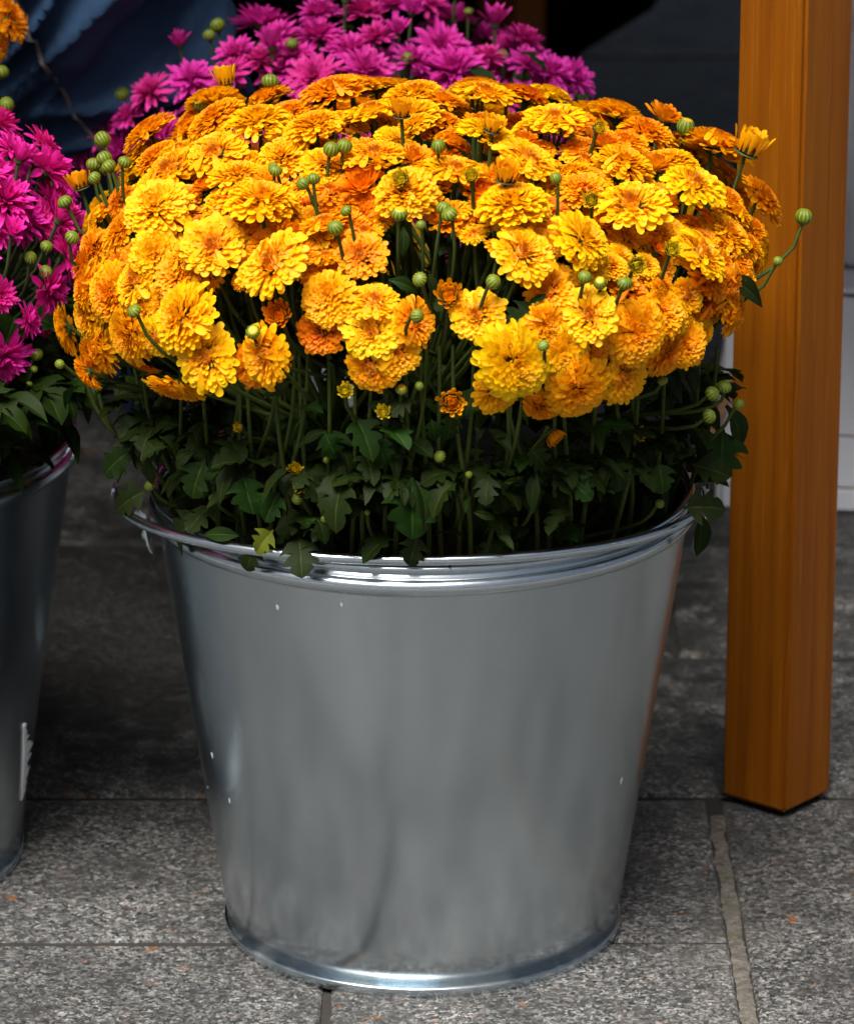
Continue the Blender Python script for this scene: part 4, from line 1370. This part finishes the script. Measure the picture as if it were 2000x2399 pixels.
# ------------------------------------------------------------------ the person walking past, legs in blue jeans
def build_person():
    root = empty('person', (-0.42, 0.50, 0))
    tag(root, 'person in dark blue creased jeans walking past behind the flowers', 'person')
    rl = Vector(root.location)
    def W(x, y, z): return Vector((x, y, z)) - rl
    J = {  # joints, with skin radius
        'pel': (W(-.43, .46, .92), .105), 'abd': (W(-.44, .46, 1.06), .115), 'che': (W(-.45, .46, 1.26), .125), 'neck': (W(-.46, .46, 1.44), .052), 'head0': (W(-.475, .46, 1.54), .072), 'head1': (W(-.48, .46, 1.64), .078),
        'hn': (W(-.40, .385, .87), .085), 'kn': (W(-.222, .395, .445), .055), 'an': (W(-.125, .640, .135), .035), 'tn': (W(-.125, .74, .035), .028),
        'hf': (W(-.44, .545, .87), .085), 'kf': (W(-.575, .565, .48), .052), 'af': (W(-.60, .585, .075), .034), 'tf': (W(-.74, .585, .03), .028),
        'sn': (W(-.45, .31, 1.36), .05), 'en': (W(-.37, .27, 1.12), .038), 'wn': (W(-.46, .25, .92), .026), 'pn': (W(-.485, .25, .85), .026),
        'sf': (W(-.45, .61, 1.36), .05), 'ef': (W(-.50, .65, 1.12), .038), 'wf': (W(-.62, .62, .97), .026), 'pf': (W(-.67, .61, .92), .026),
    }
    E = [('pel', 'abd'), ('abd', 'che'), ('che', 'neck'), ('neck', 'head0'), ('head0', 'head1'), ('pel', 'hn'), ('hn', 'kn'), ('kn', 'an'), ('an', 'tn'), ('pel', 'hf'), ('hf', 'kf'), ('kf', 'af'), ('af', 'tf'),
         ('che', 'sn'), ('sn', 'en'), ('en', 'wn'), ('wn', 'pn'), ('che', 'sf'), ('sf', 'ef'), ('ef', 'wf'), ('wf', 'pf')]
    for hnd, sgn in (('pn', 1), ('pf', 1)):
        b = J[hnd][0]
        for f in range(5):
            off = Vector((-.012 if f else -.03, (f - 2) * .014, -.035 if f else -.02))
            tip = b + off + Vector((-.012, 0, -.035 - .006 * (2 - abs(f - 2)) if f else -.022))
            J[hnd + 'a%d' % f] = (b + off, .009); J[hnd + 'b%d' % f] = (tip, .0075)
            E += [(hnd, hnd + 'a%d' % f), (hnd + 'a%d' % f, hnd + 'b%d' % f)]
    names = list(J)
    me = bpy.data.meshes.new('body')
    me.from_pydata([tuple(J[n][0]) for n in names], [(names.index(a), names.index(b)) for a, b in E], [])
    body = obj('body', me, root)
    sk = body.modifiers.new('skin', 'SKIN')
    for i, n in enumerate(names):
        me.skin_vertices[0].data[i].radius = (J[n][1], J[n][1])
        me.skin_vertices[0].data[i].use_root = (n == 'pel')
    ss = body.modifiers.new('sub', 'SUBSURF'); ss.levels = ss.render_levels = 2
    me.materials.append(M['skin'])
    # jeans: one sleeve of cloth per leg, with creases gathered behind the knee
    def leg(pts, rad, seed, fold_at, cam_fold):
        n, m = 260, 150
        ctrl = [p for p in pts]
        V, F = [], []
        L = len(ctrl) - 1
        pu = Vector((0, -1, 0))
        for i in range(n + 1):
            t = i / n * L
            k = min(int(t), L - 1); f = t - k
            p0, p1, p2, p3 = ctrl[max(k - 1, 0)], ctrl[k], ctrl[k + 1], ctrl[min(k + 2, L)]
            p = 0.5 * ((2 * p1) + (p2 - p0) * f + (2 * p0 - 5 * p1 + 4 * p2 - p3) * f * f + (3 * p1 - p0 - 3 * p2 + p3) * f ** 3)
            tg = (0.5 * ((p2 - p0) + 2 * (2 * p0 - 5 * p1 + 4 * p2 - p3) * f + 3 * (3 * p1 - p0 - 3 * p2 + p3) * f * f)).normalized()
            r = rad[k] + (rad[k + 1] - rad[k]) * f
            u = (pu - tg * pu.dot(tg)).normalized(); v = tg.cross(u); pu = u
            for j in range(m):
                a = 2 * math.pi * j / m
                d = u * math.cos(a) + v * math.sin(a)
                q = p + d * r
                s = i / n
                back = max(0.0, d.x * 0.8 + 0.35)             # the side behind the knee
                fk = math.exp(-((s - fold_at) / 0.11) ** 2)
                fw = math.exp(-((s - fold_at) / 0.17) ** 2)
                da, db = q.x * 0.82 + q.z * 0.57, -q.x * 0.57 + q.z * 0.82
                wp = 0.05 * noise.noise(q * 9)
                n1 = noise.noise(Vector((da * 10, (db + wp) * 44, seed)))
                n2 = noise.noise(Vector((da * 20 + 5, (db + wp) * 118, seed + 2)))
                disp = fw * (0.015 * max(0.0, 1 - abs(n1) * 2.0) ** 1.2 + 0.003 * max(0.0, 1 - abs(n2) * 2.4) - 0.006)
                disp += 0.004 * noise.noise(q * 15 + Vector((seed, 0, 0)))
                if cam_fold: disp += 0.010 * math.exp(-((s - fold_at - 0.02) / 0.02) ** 2) * back - 0.016 * math.exp(-((s - fold_at - 0.055) / 0.014) ** 2) * back + 0.012 * math.exp(-((s - fold_at - 0.10) / 0.03) ** 2) * back
                V.append(p + d * (r + disp))
        for i in range(n):
            for j in range(m):
                j2 = (j + 1) % m
                F.append((i * m + j, i * m + j2, (i + 1) * m + j2, (i + 1) * m + j))
        return V, F, n, m
    near = [W(-.43, .43, .97), W(-.37, .39, .80), W(-.27, .39, .58), W(-.222, .40, .43), W(-.165, .51, .29), W(-.128, .63, .10)]
    V, F, n, m = leg(near, [.115, .108, .092, .082, .073, .066], 1, 0.565, True)
    jn = obj('jeans_leg', mesh('jeans_leg', V, F, M['denim']), root)
    # outside seam, a raised line on the camera side
    sp = [Vector(V[i * m + (m - 2 + int(5 * math.sin(i * 0.05))) % m]) + Vector((0, -0.0012, 0)) for i in range(0, n, 2)]
    sv, sf = tube(sp, [0.0016] * len(sp), 6)
    obj('seam', mesh('seam', sv, sf, M['thread']), jn)
    far = [W(-.43, .50, .97), W(-.45, .545, .82), W(-.53, .56, .60), W(-.58, .57, .46), W(-.59, .58, .28), W(-.60, .585, .09)]
    V, F, n, m = leg(far, [.115, .105, .088, .078, .072, .070], 5, 0.6, False)
    obj('jeans_leg', mesh('jeans_leg', V, F, M['denim']), root)
    # shoes
    for heel, toe in ((W(-.125, .625, .075), W(-.125, .80, .030)), (W(-.575, .585, .035), W(-.80, .585, .030))):
        pts = [heel.lerp(toe, k / 8) for k in range(9)]
        v, f = tube(pts, [.030, .042, .045, .045, .045, .046, .044, .036, .016], 14)
        v = [Vector((q.x, q.y, max(q.z, 0.002 if heel.z < .05 else -1))) for q in v]
        obj('shoe', mesh('shoe', v, f, M['shoe']), root)
    # coat over trunk and arms
    pts = [W(-.43, .46, .88), W(-.435, .46, .98), W(-.44, .46, 1.10), W(-.45, .46, 1.26), W(-.455, .46, 1.38), W(-.46, .46, 1.47)]
    v, f = tube(pts, [.165, .16, .158, .165, .14, .065], 28)
    obj('coat', mesh('coat', v, f, M['coat']), root)
    for a, b, c in (('sn', 'en', 'wn'), ('sf', 'ef', 'wf')):
        pts = bez(J[a][0] + Vector((0, 0.05 if a == 'sn' else -0.05, 0.0)), J[a][0].lerp(J[b][0], .7), J[b][0].lerp(J[c][0], .3), J[c][0], 10)
        v, f = tube(pts, [.075, .072, .066, .06, .056, .053, .05, .048, .045, .043, .041], 16)
        obj('sleeve', mesh('sleeve', v, f, M['coat']), root)
    # hair, eyes, nose, mouth, ears
    v, f = lathe([(0.0, .105), (.05, .095), (.085, .055), (.092, .0), (.085, -.05), (.07, -.09)], 20)
    hx = J['head1'][0]
    h = obj('hair', mesh('hair', v, f, M['hair']), root, hx + Vector((.012, 0, .0)))
    h.rotation_euler = (0, R(12), 0)
    for s in (-1, 1):
        v, f = lathe([(0, .011), (.008, .008), (.011, 0), (.008, -.008), (0, -.011)], 10)
        obj('eye', mesh('eye', v, f, M['shoe']), root, hx + Vector((-.078, s * .03, -.03)))
        obj('ear', mesh('ear', [(x, y * .5, z * 2.4) for x, y, z in v], f, M['skin']), root, hx + Vector((.0, s * .082, -.04)))
    v, f = tube([Vector((0, 0, .02)), Vector((-.012, 0, 0)), Vector((-.018, 0, -.018)), Vector((0, 0, -.024))], [.006, .009, .012, .006], 8)
    obj('nose', mesh('nose', v, f, M['skin']), root, hx + Vector((-.082, 0, -.055)))
    v, f = tube([Vector((0, -.022, 0)), Vector((-.006, 0, -.002)), Vector((0, .022, 0))], [.002, .005, .002], 8)
    obj('mouth', mesh('mouth', v, f, M['centre_pink']), root, hx + Vector((-.078, 0, -.105)))
build_person()
